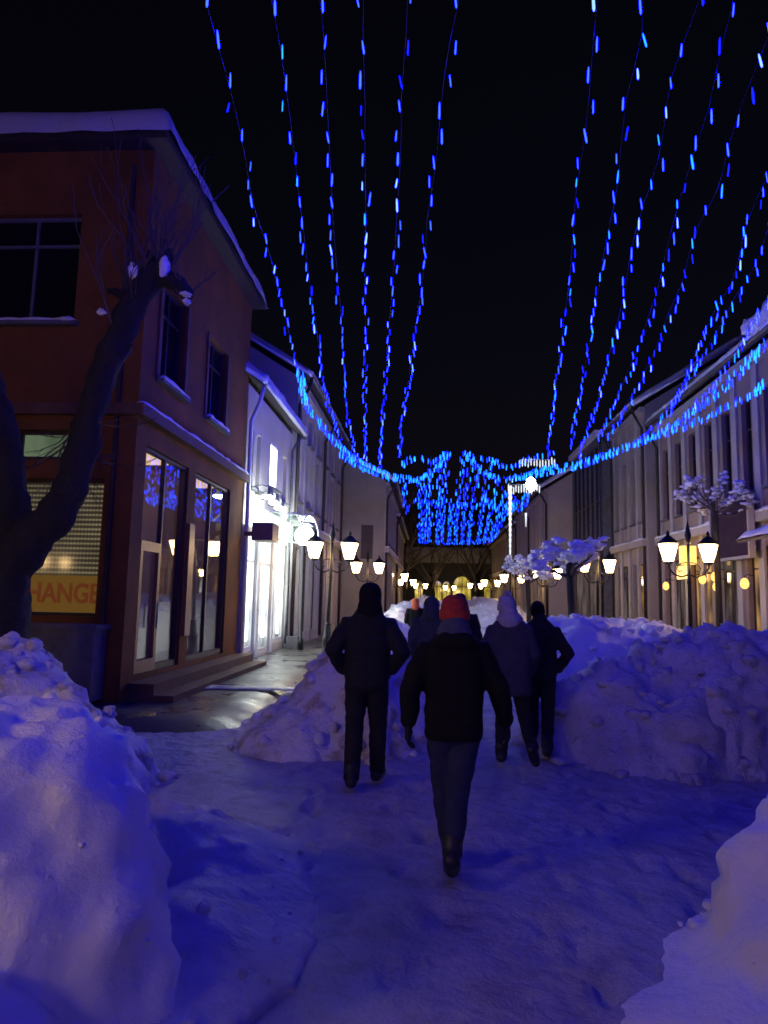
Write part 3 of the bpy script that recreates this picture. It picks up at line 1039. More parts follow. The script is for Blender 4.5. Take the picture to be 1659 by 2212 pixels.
class Wall:
    """a facade plane: origin o, running along u, facing n"""

    def __init__(self, o, u, n):
        self.o, self.u, self.n = V(o), V(u), V(n)

    def p(self, u, z, d=0.):
        return self.o + self.u * u + self.n * d + V((0, 0, z))

    def box(self, mb, u0, u1, z0, z1, d0, d1):
        mb.box(self.p(u0, z0, d0), self.p(u1, z1, d1))

    def face(self, mb, L, z0, z1, ops, depth=.16):
        us = sorted({0., L} | {a for o in ops for a in o[:2]})
        zs = sorted({z0, z1} | {a for o in ops for a in o[2:4]})
        for a, b in zip(us, us[1:]):
            for c, d in zip(zs, zs[1:]):
                mu, mz = (a + b) / 2, (c + d) / 2
                if any(o[0] < mu < o[1] and o[2] < mz < o[3] for o in ops):
                    continue
                mb.quad(self.p(a, c), self.p(b, c), self.p(b, d), self.p(a, d))
        for (a, b, c, d) in [o[:4] for o in ops]:
            mb.quad(self.p(a, c), self.p(a, d), self.p(a, d, -depth), self.p(a, c, -depth))
            mb.quad(self.p(b, c), self.p(b, d), self.p(b, d, -depth), self.p(b, c, -depth))
            mb.quad(self.p(a, c), self.p(b, c), self.p(b, c, -depth), self.p(a, c, -depth))
            mb.quad(self.p(a, d), self.p(b, d), self.p(b, d, -depth), self.p(a, d, -depth))

    def window(self, parent, u0, u1, z0, z1, pane='pane_dark', frame='frame_dark', nu=2, nz=1, fw_=.06, depth=.16, sill=True, snow=True, name="window", bars=None):
        f = MB()
        d0, d1 = -depth + .004, -depth + .07
        g_ = .004
        a, b, c, d = u0 + g_, u1 - g_, z0 + g_, z1 - g_
        self.box(f, a, a + fw_, c, d, d0, d1)
        self.box(f, b - fw_, b, c, d, d0, d1)
        self.box(f, a + fw_, b - fw_, c, c + fw_, d0, d1)
        self.box(f, a + fw_, b - fw_, d - fw_, d, d0, d1)
        for k in range(1, nu):
            x = a + (b - a) * k / nu
            self.box(f, x - fw_ * .4, x + fw_ * .4, c + fw_, d - fw_, d0 + .01, d1 - .012)
        for zz in (bars or [c + (d - c) * k / nz for k in range(1, nz)]):
            self.box(f, a + fw_, b - fw_, zz - fw_ * .4, zz + fw_ * .4, d0 + .005, d1 - .006)
        w = f.build(name, frame, parent)
        q = MB()
        self.box(q, a + fw_ * .5, b - fw_ * .5, c + fw_ * .5, d - fw_ * .5, d0 + .018, d0 + .028)
        q.build("pane", pane, w)
        if sill:
            s = MB()
            self.box(s, u0 - .08, u1 + .08, z0 - .07, z0 - .004, .003, .13)
            s.build("sill", 'stone', w)
            if snow:
                t = snow_ridge(self, u0 - .06, u1 + .06, z0 - .003, .005, .12, .07, u0)
                t.build("snow", 'snow_roof', w, smooth=True)
        return w


def gable_roof(parent, x_eave, x_back, y0, y1, z, rise, over=.45, snow_th=.22, name="roof", snow=True, facing=1):
    """roof with its ridge along the street; x_eave is the street side"""
    xr = (x_eave + x_back) / 2
    s = 1 if x_eave > x_back else -1
    xe = x_eave + s * over
    xb = x_back - s * over
    slope = rise / abs(xe - xr)
    mb = MB()
    ya, yb = y0 - over, y1 + over * .3
    th = .14
    prof = [(xe, z), (xr, z + rise), (xb, z), (xb, z - th), (xr, z + rise - th), (xe, z - th)]
    k = len(prof)
    for y in (ya, yb):
        for x, zz in prof:
            mb.v.append((x, y, zz))
    mb.f += [(0, 1, 4, 5), (1, 2, 3, 4), (k, k + 1, k + 4, k + 5), (k + 1, k + 2, k + 3, k + 4)]
    for i in range(k):
        j = (i + 1) % k
        mb.f.append((i, j, k + j, k + i))
    r = mb.build(name, 'roof', parent)
    if snow:
        sn = MB()
        ny = max(6, int((yb - ya) / .22))
        cols = []
        nu_ = 9
        for j in range(ny + 1):
            y = ya - .06 + (yb - ya + .12) * j / ny
            row = []
            q = V((y * 1.7, z, x_eave))
            lip = .10 + .05 * noise.noise(q) + .05 * noise.noise(q * 3.1)
            hh = snow_th * (1 + .35 * noise.noise(q * 1.3 + V((3, 0, 0))))
            if j in (0, ny):
                hh *= .35
            xo = xe + s * lip * .8
            row.append((xe - s * .02, y, z - .10))
            row.append((xo, y, z - .07 + .02 * noise.noise(q * 5)))
            row.append((xo + s * .03, y, z + hh * .45))
            row.append((xe - s * .06, y, z + hh * 1.0))
            for i in range(1, nu_ + 1):
                t = i / nu_
                x = xe + (xr - xe) * t
                b = hh * (1 + .25 * noise.noise(V((x * 1.1, y * 1.1, 2))))
                row.append((x, y, z + rise * t + b))
            row.append((xr - s * .3, y, z + rise))
            cols.append(row)
        n = len(cols[0])
        for row in cols:
            sn.v += row
        for j in range(ny):
            for i in range(n - 1):
                a = j * n + i
                sn.f.append((a, a + 1, a + n + 1, a + n))
        sn.f.append(tuple(range(n)))
        sn.f.append(tuple(ny * n + i for i in reversed(range(n))))
        sn.build("roof_snow", 'snow_roof', r, smooth=True)
    return r


def gable_end(mb, x0, x1, y, z, rise):
    xr = (x0 + x1) / 2
    i = len(mb.v)
    mb.v += [(x0, y, z), (x1, y, z), (xr, y, z + rise)]
    mb.f.append((i, i + 1, i + 2))


def pipe(parent, pts, r=.05, mat='gutter', name="downpipe"):
    return MB().wire(pts, r, 8).build(name, mat, parent, smooth=True)


X = -4.6
# --- the red corner building on the left
b1 = empty("corner_building", (X, 10.4, 0), "dark red plastered corner building with snow on its eaves and two tall shop windows", "building")
side = Wall((X, 10.4, 0), (0, 1, 0), (1, 0, 0))
front = Wall((X, 10.4, 0), (-1, 0, 0), (0, -1, 0))
LS, ZE = 6.3, 8.9
shopA, shopB = (.42, 2.42, .38, 4.05), (2.85, 5.2, .38, 4.05)
upw = [(.72, 1.85, 5.25, 7.0), (3.2, 4.45, 5.25, 7.0)]
w = MB()
side.face(w, LS, 0, ZE, [shopA, shopB] + upw, .18)
fwin, fshop, fgreen = (1.15, 2.75, 5.95, 7.8), (.46, 1.95, 1.30, 3.42), (.9, 1.95, 3.72, 4.2)
front.face(w, 9, 0, ZE, [fwin, fshop, fgreen, (4.6, 6.2, 5.95, 7.8)], .18)
w.quad((X, 16.7, 0), (X - 9, 16.7, 0), (X - 9, 16.7, ZE), (X, 16.7, ZE))
w.quad((X - 9, 10.4, 0), (X - 9, 16.7, 0), (X - 9, 16.7, ZE), (X - 9, 10.4, ZE))
w.build("wall", 'brick', b1)
# hipped low roof with thick snow and a deep dark soffit
hr = MB()
ov = .3
hr.box((X - 9.4, 10.4 - ov, ZE), (X + ov, 16.7 + .1, ZE + .16))
e = hr.build("eave", 'fascia', b1)
hs_ = MB()
nn = 44
prof = []
cn = [(X + ov + .06, 10.4 - ov - .06), (X - 9.4, 10.4 - ov - .06)]


def roof_pt(x, y):
    d = min(X + ov + .08 - x, y - (10.4 - ov - .08), 16.85 - y)
    d = max(d, 0)
    b = .50 * (1 - math.exp(-d * 11)) + .30 * d * (1 if d < 2.6 else 2.6 / d)
    q = V((x, y, 0))
    return ZE + .08 + b + .05 * noise.noise(q * 1.6) * min(1, d * 3)


gx = [X + ov + .08 - 9.9 * (i / 54) ** 1.5 for i in range(55)]
gy = [10.4 - ov - .08 + 6.95 * (i / 40) ** 1.4 for i in range(41)]
for y in gy:
    for x in gx:
        wob = .05 * noise.noise(V((x * 2.2, y * 2.2, 1)))
        xx = x + (wob if x > X + ov - .05 else 0)
        yy = y + (wob if y < 10.4 - ov + .05 else 0)
        hs_.v.append((xx, yy, roof_pt(x, y)))
n_ = len(gx)
for j in range(len(gy) - 1):
    for i in range(n_ - 1):
        a = j * n_ + i
        hs_.f.append((a, a + 1, a + n_ + 1, a + n_))
hs_.build("roof_snow", 'snow_roof', e, smooth=True)
# string course with snow on it
c = MB()
side.box(c, -.14, LS, 4.42, 4.60, .003, .14)
front.box(c, -.003, 9, 4.42, 4.60, .003, .14)
cc = c.build("cornice", 'brick_dark', b1)
c = snow_ridge(side, -.1, LS - .05, 4.603, .006, .13, .07, 3)
c.build("snow", 'snow_roof', cc, smooth=True)
c = MB()
front.box(c, .25, 1.95, .1, 1.12, .02, .42)
front.box(c, .2, 2.0, 1.12, 1.2, .0, .46)
c.build("plinth", 'stone', b1)
c = MB()
side.box(c, .2, LS, 0, .14, .0, .75)
side.box(c, .26, LS, .14, .30, .0, .42)
c.build("doorstep", 'brick_dark', b1)
c = MB()
front.box(c, .28, .34, .1, 8.6, .02, .08)
c.build("downpipe", 'fascia', b1)
# upper windows
for a in upw:
    side.window(b1, *a, nu=2, nz=1, bars=[6.5], frame='frame_dark', depth=.18)
    for ua in (a[0] - .14, a[1] + .02):
        s = MB()
        side.box(s, ua, ua + .12, a[2], a[3], .003, .03)
        s.build("window_trim", 'brick_dark', b1)
front.window(b1, *fwin, nu=2, bars=[7.3], depth=.18, frame='stone')
front.window(b1, 4.6, 6.2, 5.95, 7.8, nu=2, bars=[7.3], depth=.18, frame='stone')
front.window(b1, *fgreen, nu=1, pane='win_green', sill=False, depth=.18)
wsh = front.window(b1, *fshop, nu=1, pane='shutter', sill=False, depth=.18, fw_=.05)
c = MB()
front.box(c, .53, 1.88, 1.36, 1.92, -.135, -.115)
sg = c.build("sign_panel", 'sign_yellow', wsh)


def lettering(text, size, parent, mat, place, name="lettering", ext=.006, squash=1.0):
    cu = bpy.data.curves.new("text", 'FONT')
    cu.body = text
    cu.size = size
    cu.extrude = ext
    cu.align_x = 'CENTER'
    cu.align_y = 'CENTER'
    cu.offset = size * .022
    t = bpy.data.objects.new("text", cu)
    COL.objects.link(t)
    dg = bpy.context.evaluated_depsgraph_get()
    me = bpy.data.meshes.new_from_object(t.evaluated_get(dg))
    bpy.data.objects.remove(t)
    me.transform(place)
    me.name = name
    return link(name, me, mat, parent)


pl = Matrix.Translation(front.p(1.165, 1.635, -.108)) @ Matrix.Rotation(R_(90), 4, 'X') @ Matrix.Scale(.82, 4, V((1, 0, 0)))
lettering("CHANGE", .42, sg, 'sign_red', pl)


# shop windows: real rooms behind glass
def shop(parent, wall, op, depth_, wallmat, lampmat, bars_u, bars_z, frame, lamp_d=(.3, .9), goods=None, floor='interior_warm'):
    u0, u1, z0, z1 = op
    r = MB()
    di, do = -depth_, -.19
    a, b = u0 - .25, u1 + .25
    r.quad(wall.p(a, z0 - .02, di), wall.p(b, z0 - .02, di), wall.p(b, z1 + .1, di), wall.p(a, z1 + .1, di))
    r.quad(wall.p(a, z0 - .02, di), wall.p(a, z0 - .02, do), wall.p(a, z1 + .1, do), wall.p(a, z1 + .1, di))
    r.quad(wall.p(b, z0 - .02, di), wall.p(b, z0 - .02, do), wall.p(b, z1 + .1, do), wall.p(b, z1 + .1, di))
    r.quad(wall.p(a, z0 - .02, di), wall.p(b, z0 - .02, di), wall.p(b, z0 - .02, do), wall.p(a, z0 - .02, do))
    r.quad(wall.p(a, z1 + .1, di), wall.p(b, z1 + .1, di), wall.p(b, z1 + .1, do), wall.p(a, z1 + .1, do))
    room = r.build("shop_interior", wallmat, parent)
    l = MB()
    wall.box(l, u0 + .15, u1 - .15, z1 + .02, z1 + .06, di + (depth_ - .2) * lamp_d[0], di + (depth_ - .2) * lamp_d[1])
    l.build("ceiling_lamp", lampmat, room)
    if goods:
        rg = random.Random(int(u0 * 10) + 5)
        for q in range(goods):
            u = rg.uniform(u0 + .1, u1 - .4)
            z = rg.uniform(z0 + .05, z0 + 1.7)
            g_ = MB()
            wall.box(g_, u, u + rg.uniform(.15, .4), z, z + rg.uniform(.2, .6), di + .05, di + rg.uniform(.2, .5))
            g_.build("goods", 'goods', room)
    f = MB()
    t = .06
    d0, d1 = -.15, -.05
    wall.box(f, u0 + .004, u0 + t, z0 + .004, z1 - .004, d0, d1)
    wall.box(f, u1 - t, u1 - .004, z0 + .004, z1 - .004, d0, d1)
    wall.box(f, u0 + t, u1 - t, z0 + .004, z0 + t + .05, d0, d1)
    wall.box(f, u0 + t, u1 - t, z1 - t, z1 - .004, d0, d1)
    for x in bars_u:
        wall.box(f, x - t / 2, x + t / 2, z0 + t + .05, z1 - t, d0 + .01, d1 - .01)
    for z in bars_z:
        wall.box(f, u0 + t, u1 - t, z - t / 2, z + t / 2, d0 + .015, d1 - .015)
    fr = f.build("window", frame, parent)
    q = MB()
    wall.box(q, u0 + t / 2, u1 - t / 2, z0 + t / 2, z1 - t / 2, -.105, -.095)
    q.build("pane", 'glass', fr)
    return fr


shop(b1, side, shopA, 1.6, 'interior_warm', 'lamp_warm_in', [1.42], [], 'frame_dark', goods=5)
shop(b1, side, shopB, 1.6, 'interior_warm', 'lamp_warm_in', [4.0], [], 'frame_dark', goods=7)
d_ = MB()
for (a, b, c0, c1) in ((.52, .62, .40, 2.52), (1.27, 1.37, .40, 2.52), (.62, 1.27, 2.36, 2.52), (.62, 1.27, .40, .60)):
    side.box(d_, a, b, c0, c1, -.085, -.03)
dr = d_.build("door", 'frame_warm', b1)
h_ = MB().tube([side.p(1.24, 1.1, .01), side.p(1.24, 1.5, .01)], .016, 8)
h_.build("handle", 'gutter', dr, smooth=True)
d_ = MB()
side.box(d_, 2.52, 2.80, .9, 3.0, .003, .05)
d_.build("door_shutter", 'frame_warm', b1)

# --- the white lit shop house
b2 = empty("shop_house", (X, 16.75, 0), "low pale plastered house with a glaring white lit shopfront under an arched canopy", "building")
s2 = Wall((X, 16.75, 0), (0, 1, 0), (1, 0, 0))
L2 = 5.6
Z2 = 6.95
ops = [(.15, 1.55, .25, 3.25), (1.85, 3.4, .12, 3.25), (3.6, 5.35, .3, 3.25)]
up2 = [(.35, .75, 4.4, 5.9), (1.05, 1.45, 4.4, 5.9), (2.6, 3.6, 4.75, 6.05), (4.3, 4.9, 4.55, 6.0)]
w = MB()
s2.face(w, L2, 0, Z2, ops + up2, .18)
w.quad((X, 16.75, 0), (X - 7, 16.75, 0), (X - 7, 16.75, Z2), (X, 16.75, Z2))
w.quad((X, 16.75 + L2, 0), (X - 7, 16.75 + L2, 0), (X - 7, 16.75 + L2, Z2), (X, 16.75 + L2, Z2))
gable_end(w, X - 7, X, 16.76, Z2, 2.4)
gable_end(w, X - 7, X, 16.74 + L2, Z2, 2.4)
w.build("wall", 'lilac', b2)
gable_roof(b2, X, X - 7, 16.85, 16.75 + L2 - .25, Z2 + .05, 2.6, over=.4)
for i, a in enumerate(up2):
    s2.window(b2, *a, nu=1 if i == 2 or a[1] - a[0] < .6 else 2, pane='win_bright' if i == 2 else 'pane_dark', frame='white_paint' if i > 1 else 'frame_dark', depth=.08 if i == 2 else .18, snow=False)
for op, bu in zip(ops, ([.85], [2.6], [4.45])):
    fr_ = shop(b2, s2, op, .9, 'interior_white', 'lamp_white', bu, [2.55], 'white_paint', goods=5, lamp_d=(.1, 1.1))
    c = MB()
    s2.box(c, op[0] + .12, op[0] + (op[1] - op[0]) * .42, .6, 3.15, -.165, -.13)
    c.build("glare_panel", 'shop_glare', b2)  # invented glowing panel behind the glass, for white glare
    c = MB()
    s2.box(c, op[0] + (op[1] - op[0]) * .58, op[1] - .12, .5, 3.15, -.165, -.13)
    c.build("glare_panel", 'shop_glare', b2)
pipe(b2, [s2.p(.0, Z2 - .1, .38), s2.p(.0, Z2 - .5, .3), s2.p(.02, Z2 - .95, .1), s2.p(.02, .2, .1)], .055, 'white_paint')
pipe(b2, [s2.p(L2 - .35, Z2 - .1, .38), s2.p(L2 - .35, Z2 - .6, .1), s2.p(L2 - .35, .2, .1)], .05)
g_ = MB()
g_.wire([s2.p(-.05, Z2 - .02, .46), s2.p(L2 - .15, Z2 - .02, .46)], .07, 8)
g_.build("gutter", 'white_paint', b2, smooth=True)
for (a_, b_) in ((.06, .13), (1.57, 1.83), (3.42, 3.58), (5.37, 5.5)):
    c = MB()
    s2.box(c, a_, b_, .06, 3.4, .003, .05)
    c.build("pilaster", 'white_paint', b2)
c = MB()
s2.box(c, .05, L2 - .05, 3.42, 3.98, .003, .10)
fc = c.build("fascia_board", 'fascia_glow', b2)  # board made to glow, adding to the shopfront's glare
# arched glass canopy over the door on thin ribs
cp = MB()
rib = MB()
K = 12
for k in range(K):
    a0, a1 = math.pi * k / K, math.pi * (k + 1) / K
    uc, ru = 3.2, 1.55
    p = []
    for a in (a0, a1):
        u, z = uc - ru * math.cos(a), 3.35 + .75 * math.sin(a)
        p.append((u, z))
    cp.quad(s2.p(p[0][0], p[0][1], .12), s2.p(p[1][0], p[1][1], .12), s2.p(p[1][0], p[1][1] - .12, 1.15), s2.p(p[0][0], p[0][1] - .12, 1.15))
for d in (.14, .65, 1.14):
    rib.wire([s2.p(uc - ru * math.cos(math.pi * k / 20), 3.36 + .75 * math.sin(math.pi * k / 20) - .12 * (d - .12) / 1.03, d) for k in range(21)], .025, 6)
for a in (0, math.pi / 3, 2 * math.pi / 3, math.pi):
    rib.wire([s2.p(uc - ru * math.cos(a), 3.36 + .75 * math.sin(a), .13), s2.p(uc - ru * math.cos(a), 3.24 + .75 * math.sin(a), 1.15)], .02, 6)
ca = rib.build("canopy", 'white_paint', b2, smooth=True)
cp.build("glass", 'glass_canopy', ca)
# floodlights on brackets over the fascia board
for u, z in ((.35, 4.25), (1.05, 4.2), (1.75, 4.15)):
    f = MB()
    f.wire([s2.p(u, z + .1, .01), s2.p(u, z + .18, .35), s2.p(u, z + .1, .6)], .018, 6)
    f.prism([(-.17, -.1), (.17, -.1), (.2, .1), (-.2, .1)], s2.p(u, z, .55), (0, 1, 0), (0, 0, 1), (1, 0, 0), .05)
    fl = f.build("floodlight", 'gutter', b2)
    q = MB()
    s2.box(q, u - .17, u + .17, z - .16, z - .105, .42, .62)
    q.build("lens", 'lamp_white2', fl)
c = MB()
s2.box(c, -.42, .28, 2.98, 3.4, .35, .85)
s2.box(c, -.2, .0, 3.1, 3.2, .10, .35)
bx = c.build("sign_box", 'box_brown', b2)
# boot scraper box beside the door
c = MB()
s2.box(c, L2 - .5, L2 - .12, .05, .42, .15, .5)
c.build("doorside_bin", 'stone', b2)


def street_house(name, label, x, y0, y1, ze, sidesign, wallmat, cols, rows, ground=(), depthx=8, rise=2.8, skew=0., pil=True, gable=True, snow=True, frame='frame_dark', gpane=None, corn=True, pane='pane_dark', trimw='pilaster', gutter_mat='gutter', pipes=2):
    """a house in the row; sidesign +1 = stands on the left and faces right"""
    s = sidesign
    L = y1 - y0
    root = empty(name, (x, y0, 0), label, "building")
    wl = Wall((x, y0, 0), (0, 1, 0), (s, 0, 0))
    wins = []
    n, ww = cols
    pitch = L / n
    for i in range(n):
        uc = pitch * (i + .5)
        for (z0, z1) in rows:
            wins.append((uc - ww / 2, uc + ww / 2, z0, z1))
    gops = [(a, b, c, d) for (a, b, c, d, *_) in ground]
    m = MB()
    wl.face(m, L, 0, ze, wins + gops, .2)
    xb = x - s * depthx
    m.quad((x, y0, 0), (xb, y0, 0), (xb, y0, ze), (x, y0, ze))
    m.quad((x, y1, 0), (xb, y1, 0), (xb, y1, ze), (x, y1, ze))
    m.quad((xb, y0, 0), (xb, y1, 0), (xb, y1, ze), (xb, y0, ze))
    if gable:
        gable_end(m, min(x, xb), max(x, xb), y0, ze, rise * .9)
        gable_end(m, min(x, xb), max(x, xb), y1, ze, rise * .9)
    m.build("wall", wallmat, root)
    for a in wins:
        wl.window(root, *a, nu=2 if ww > .65 else 1, bars=[a[2] + (a[3] - a[2]) * .68], pane=pane, frame=frame, depth=.2, snow=False)
    for (a, b, c, d, pn, nu) in ground:
        wl.window(root, a, b, c, d, nu=nu, bars=[c + (d - c) * .8], pane=pn, frame=frame, depth=.2, sill=False, name="shop_window")
    if gable:
        gable_roof(root, x, xb, y0 + .3, y1 - .2, ze + .05, rise, over=.45, snow=snow)
    if pil:
        pm = MB()
        for i in range(n + 1):
            u = min(max(pitch * i, .17), L - .17)
            wl.box(pm, u - .16, u + .16, .05, ze - .35, .003, .07)
        pm.build("pilasters", trimw, root)
    if corn:
        cm = MB()
        wl.box(cm, .01, L - .01, ze - .33, ze - .08, .004, .22)
        wl.box(cm, .01, L - .01, 3.95, 4.2, .075, .26)
        k = cm.build("cornice", trimw, root)
        sm = snow_ridge(wl, .05, L - .05, 4.203, .01, .25, .10, x)
        sm.build("snow", 'snow_roof', k, smooth=True)
    gm = MB()
    gm.wire([wl.p(0.1, ze + .0, .5), wl.p(L - .1, ze + .0, .5)], .07, 8)
    gm.build("gutter", gutter_mat, root, smooth=True)
    for i in range(pipes):
        u = .12 if i == 0 else (L - .12 if i == 1 else L / 2)
        pipe(root, [wl.p(u, ze, .5), wl.p(u, ze - .35, .45), wl.p(u, ze - .95, .13), wl.p(u, .15, .13)], .06, 'fascia')
    return root, wl


# --- left row, further on
b3, s3 = street_house("row_house", "tall pale lilac house with dark downpipes just past the lit shop", X + .05, 22.4, 34.2, 9.0, 1, 'lilac', (6, .75), [(4.9, 6.9), (7.2, 8.2)],
                      ground=[(.5 + 1.95 * i, 1.7 + 1.95 * i, .4, 3.3, 'win_shop2', 1) for i in range(6)], pipes=3)
b4, s4 = street_house("row_house", "projecting pale house whose blank end wall faces down the street", -2.35, 34.9, 46, 7.6, 1, 'lilac2', (5, .8), [(4.6, 6.4)],
                      ground=[(.6 + 2.1 * i, 1.9 + 2.1 * i, .4, 3.2, 'win_shop' if i in (1, 3) else 'win_shop2', 1) for i in range(5)], rise=2.0, depthx=7)
c = MB()
for xa, xb_ in ((-3.5, -2.9),):
    c.box((xa, 34.86, 3.6), (xb_, 34.897, 5.3))
c.build("window", 'frame_dark', b4)
b5, s5 = street_house("row_house", "far dim house at the end of the left row", -2.6, 47, 66, 7.2, 1, 'lilac3', (8, .8), [(4.4, 6.2)],
                      ground=[(.6 + 2.3 * i, 1.9 + 2.3 * i, .4, 3.0, 'win_shop' if i % 2 else 'win_shop2', 1) for i in range(8)], rise=2.0, depthx=8)

# --- right row
r1, w1 = street_house("row_house", "long rosy house with tall narrow windows and shops along the right side", 9.0, 7.0, 28.0, 8.75, -1, 'lilac3', (15, .62), [(4.9, 7.6)],
                      ground=[(.3, 2.3, .4, 3.3, 'win_shop2', 2), (2.7, 4.7, .4, 3.3, 'win_shop2', 2), (5.1, 7.1, .4, 3.3, 'win_shop', 2), (7.5, 9.4, .4, 3.3, 'win_shop2', 2),
                              (9.8, 11.5, .3, 3.3, 'win_shop2', 1), (11.9, 13.6, .4, 3.3, 'win_shop', 2), (14.0, 15.8, .4, 3.3, 'win_shop2', 2), (16.2, 18.0, .4, 3.3, 'win_shop', 2), (18.4, 20.6, .4, 3.3, 'win_shop2', 2)], pipes=3)
# signs on the right facade
c = MB()
w1.box(c, 12.5, 15.0, 3.05, 4.6, .30, .42)
sb = c.build("sign_board", 'sign_purple', r1)
c = MB()
for (a, b, z0, z1) in ((12.42, 12.5, 2.97, 4.68), (15.0, 15.08, 2.97, 4.68), (12.5, 15.0, 2.97, 3.05), (12.5, 15.0, 4.6, 4.68)):
    w1.box(c, a, b, z0, z1, .28, .45)
c.build("sign_frame", 'pilaster', sb)
c = MB()
w1.box(c, 17.2, 18.2, 2.55, 3.0, .30, .40)
c.build("lit_sign", 'sign_amber', r1)
c = MB()
w1.box(c, 16.6, 16.9, 3.0, 3.6, .3, .75)
c.build("lit_box_sign", 'sign_amber', r1)
for u, z in ((16.0, 2.45), (15.0, 2.5), (14.9, 2.2), (13.0, 2.25), (19.5, 2.3), (10.5, 2.3)):
    f = MB()
    f.wire([w1.p(u, z + .25, .08), w1.p(u, z + .3, .3), w1.p(u, z + .2, .36)], .015, 6)
    lm = f.build("wall_lamp", 'metal_dark', r1)
    q = MB().lathe([(.03, -.16), (.1, -.1), (.12, 0), (.08, .1), (.03, .14)], w1.p(u, z + .05, .36), 10)
    q.build("lamp_glass", 'lantern_small' if 'lantern_small' in M else 'sign_amber', lm, smooth=True)
# awnings loaded with snow
for (a, b) in ((5.0, 7.2), (9.7, 11.6)):
    c = MB()
    c.prism([(.02, 3.75), (1.1, 3.35), (1.1, 3.28), (.02, 3.66)], w1.p(a, 0, 0), (-1, 0, 0), (0, 0, 1), (0, 1, 0), b - a)
    aw = c.build("awning", 'fascia', r1)
    c = MB()
    for i in range(13):
        u = a + (b - a) * i / 12
        e = .2 if i in (0, 12) else 1
        for k in range(8):
            d = .03 + 1.12 * k / 7
            hh = (.16 + .06 * noise.noise(V((u * 2, d * 2, 1)))) * e * (.3 if k == 7 else 1)
            c.v.append(tuple(w1.p(u, 3.75 - .37 * d + hh, d)))
    for i in range(12):
        for k in range(7):
            q_ = i * 8 + k
            c.f.append((q_, q_ + 1, q_ + 9, q_ + 8))
    c.build("snow", 'snow_roof', aw, smooth=True)
c = MB()
for i in range(9):
    c.lump((8.55 - .06 * (i % 3), 16.9 + .2 * i, 9.05 + .05 * math.sin(i * .9)), (.26, .24, .2), seed=i * .13, n=14, m=9)
c.build("snow_cornice", 'snow_roof', r1, smooth=True)

r2, w2 = street_house("row_house", "taller pale house with a steep gable end rising over its rosy neighbour", 8.6, 28.3, 33.4, 9.7, -1, 'lilac2', (4, .6), [(5.0, 7.8)],
                      ground=[(.4, 2.2, .4, 3.3, 'win_shop', 2), (2.7, 4.6, .4, 3.3, 'win_shop2', 2)])
# glass-fronted building
r3 = empty("glass_building", (8.0, 33.7, 0), "dark blue glass fronted building mirroring the blue lights", "building")
w3 = Wall((8.0, 33.7, 0), (0, 1, 0), (-1, 0, 0))
m = MB()
gl = [(.15 + 1.0 * i, 1.05 + 1.0 * i, 3.9, 9.3) for i in range(6)] + [(.3, 2.8, .3, 3.3), (3.2, 6.0, .3, 3.3)]
w3.face(m, 6.3, 0, 9.7, gl, .14)
m.box((8.15, 33.72, 0), (15, 39.98, 9.65))
m.build("wall", 'stone', r3)
for a in gl:
    w3.window(r3, *a, nu=1, bars=[a[2] + (a[3] - a[2]) * .5] if a[3] > 5 else [], pane='pane_blue' if a[3] > 5 else 'win_shop2', sill=False, depth=.14, name="curtain_window" if a[3] > 5 else "shop_window")
m = MB()
w3.box(m, -.1, 6.4, 9.7, 9.95, -7, .2)
m.build("roof", 'snow_roof', r3)
r4, w4 = street_house("row_house", "far lilac house with dark downpipes past the glass building", 6.7, 40.3, 55, 8.2, -1, 'lilac', (8, .7), [(4.6, 6.8)],
                      ground=[(.5 + 1.8 * i, 1.8 + 1.8 * i, .4, 3.2, 'win_shop' if i % 3 == 0 else ('win_cool' if i == 4 else 'win_shop2'), 1) for i in range(8)], pipes=3)
r5, w5 = street_house("row_house", "last faint house of the right row near the street end", 6.4, 55.6, 74, 7.4, -1, 'lilac2', (8, .8), [(4.4, 6.2)],
                      ground=[(.6 + 2.2 * i, 1.9 + 2.2 * i, .4, 3.0, 'win_shop' if i % 2 else 'win_shop2', 1) for i in range(8)])
# far end of the street
fb = empty("far_building", (2.5, 92, 0), "low dark building with yellow lit arched windows closing the street", "building")
wf = Wall((-5, 92, 0), (1, 0, 0), (0, -1, 0))
m = MB()
m.box((-5, 92, 0), (12, 100, 6.4))
m.build("wall", 'stone', fb)
for u, hw in ((5.9, .55), (7.1, .5), (9.1, 1.15), (12.6, .6), (3.5, .5)):
    q = MB()
    pts = [(u - hw, 1.2), (u + hw, 1.2)] + [(u + hw * math.cos(math.pi * k / 10), 3.4 + hw * 1.1 * math.sin(math.pi * k / 10)) for k in range(11)]
    q.prism([(a, b) for a, b in pts], wf.p(0, 0, .02), (1, 0, 0), (0, 0, 1), (0, -1, 0), .03)
    ww_ = q.build("arched_window", 'arch_yellow', fb)
    q = MB()
    wf.box(q, u - .04, u + .04, 1.2, 3.4 + hw, .052, .1)
    wf.box(q, u - hw, u + hw, 3.3, 3.4, .052, .09)
    q.build("frame", 'frame_dark', ww_)
m = MB()
m.prism([(-.4, 6.4), (17.4, 6.4), (15.5, 8.4), (1.5, 8.4)], (-5, 91.6, 0), (1, 0, 0), (0, 0, 1), (0, 1, 0), 8.8)
m.build("roof", 'snow_roof', fb)
hm = MB()
hx = [-140 + 7 * i for i in range(41)]
hy = [130 + 8 * i for i in range(22)]
for y in hy:
    for x in hx:
        t = (y - 130) / 168
        hm.v.append((x, y, -1 + 46 * math.sin(min(1, t * 1.3) * math.pi / 2) ** 1.4 * (.75 + .35 * noise.noise(V((x, y, 0)) * .012)) + 2 * noise.noise(V((x, y, 0)) * .06)))
for j in range(len(hy) - 1):
    for i in range(len(hx) - 1):
        a = j * len(hx) + i
        hm.f.append((a, a + 1, a + len(hx) + 1, a + len(hx)))
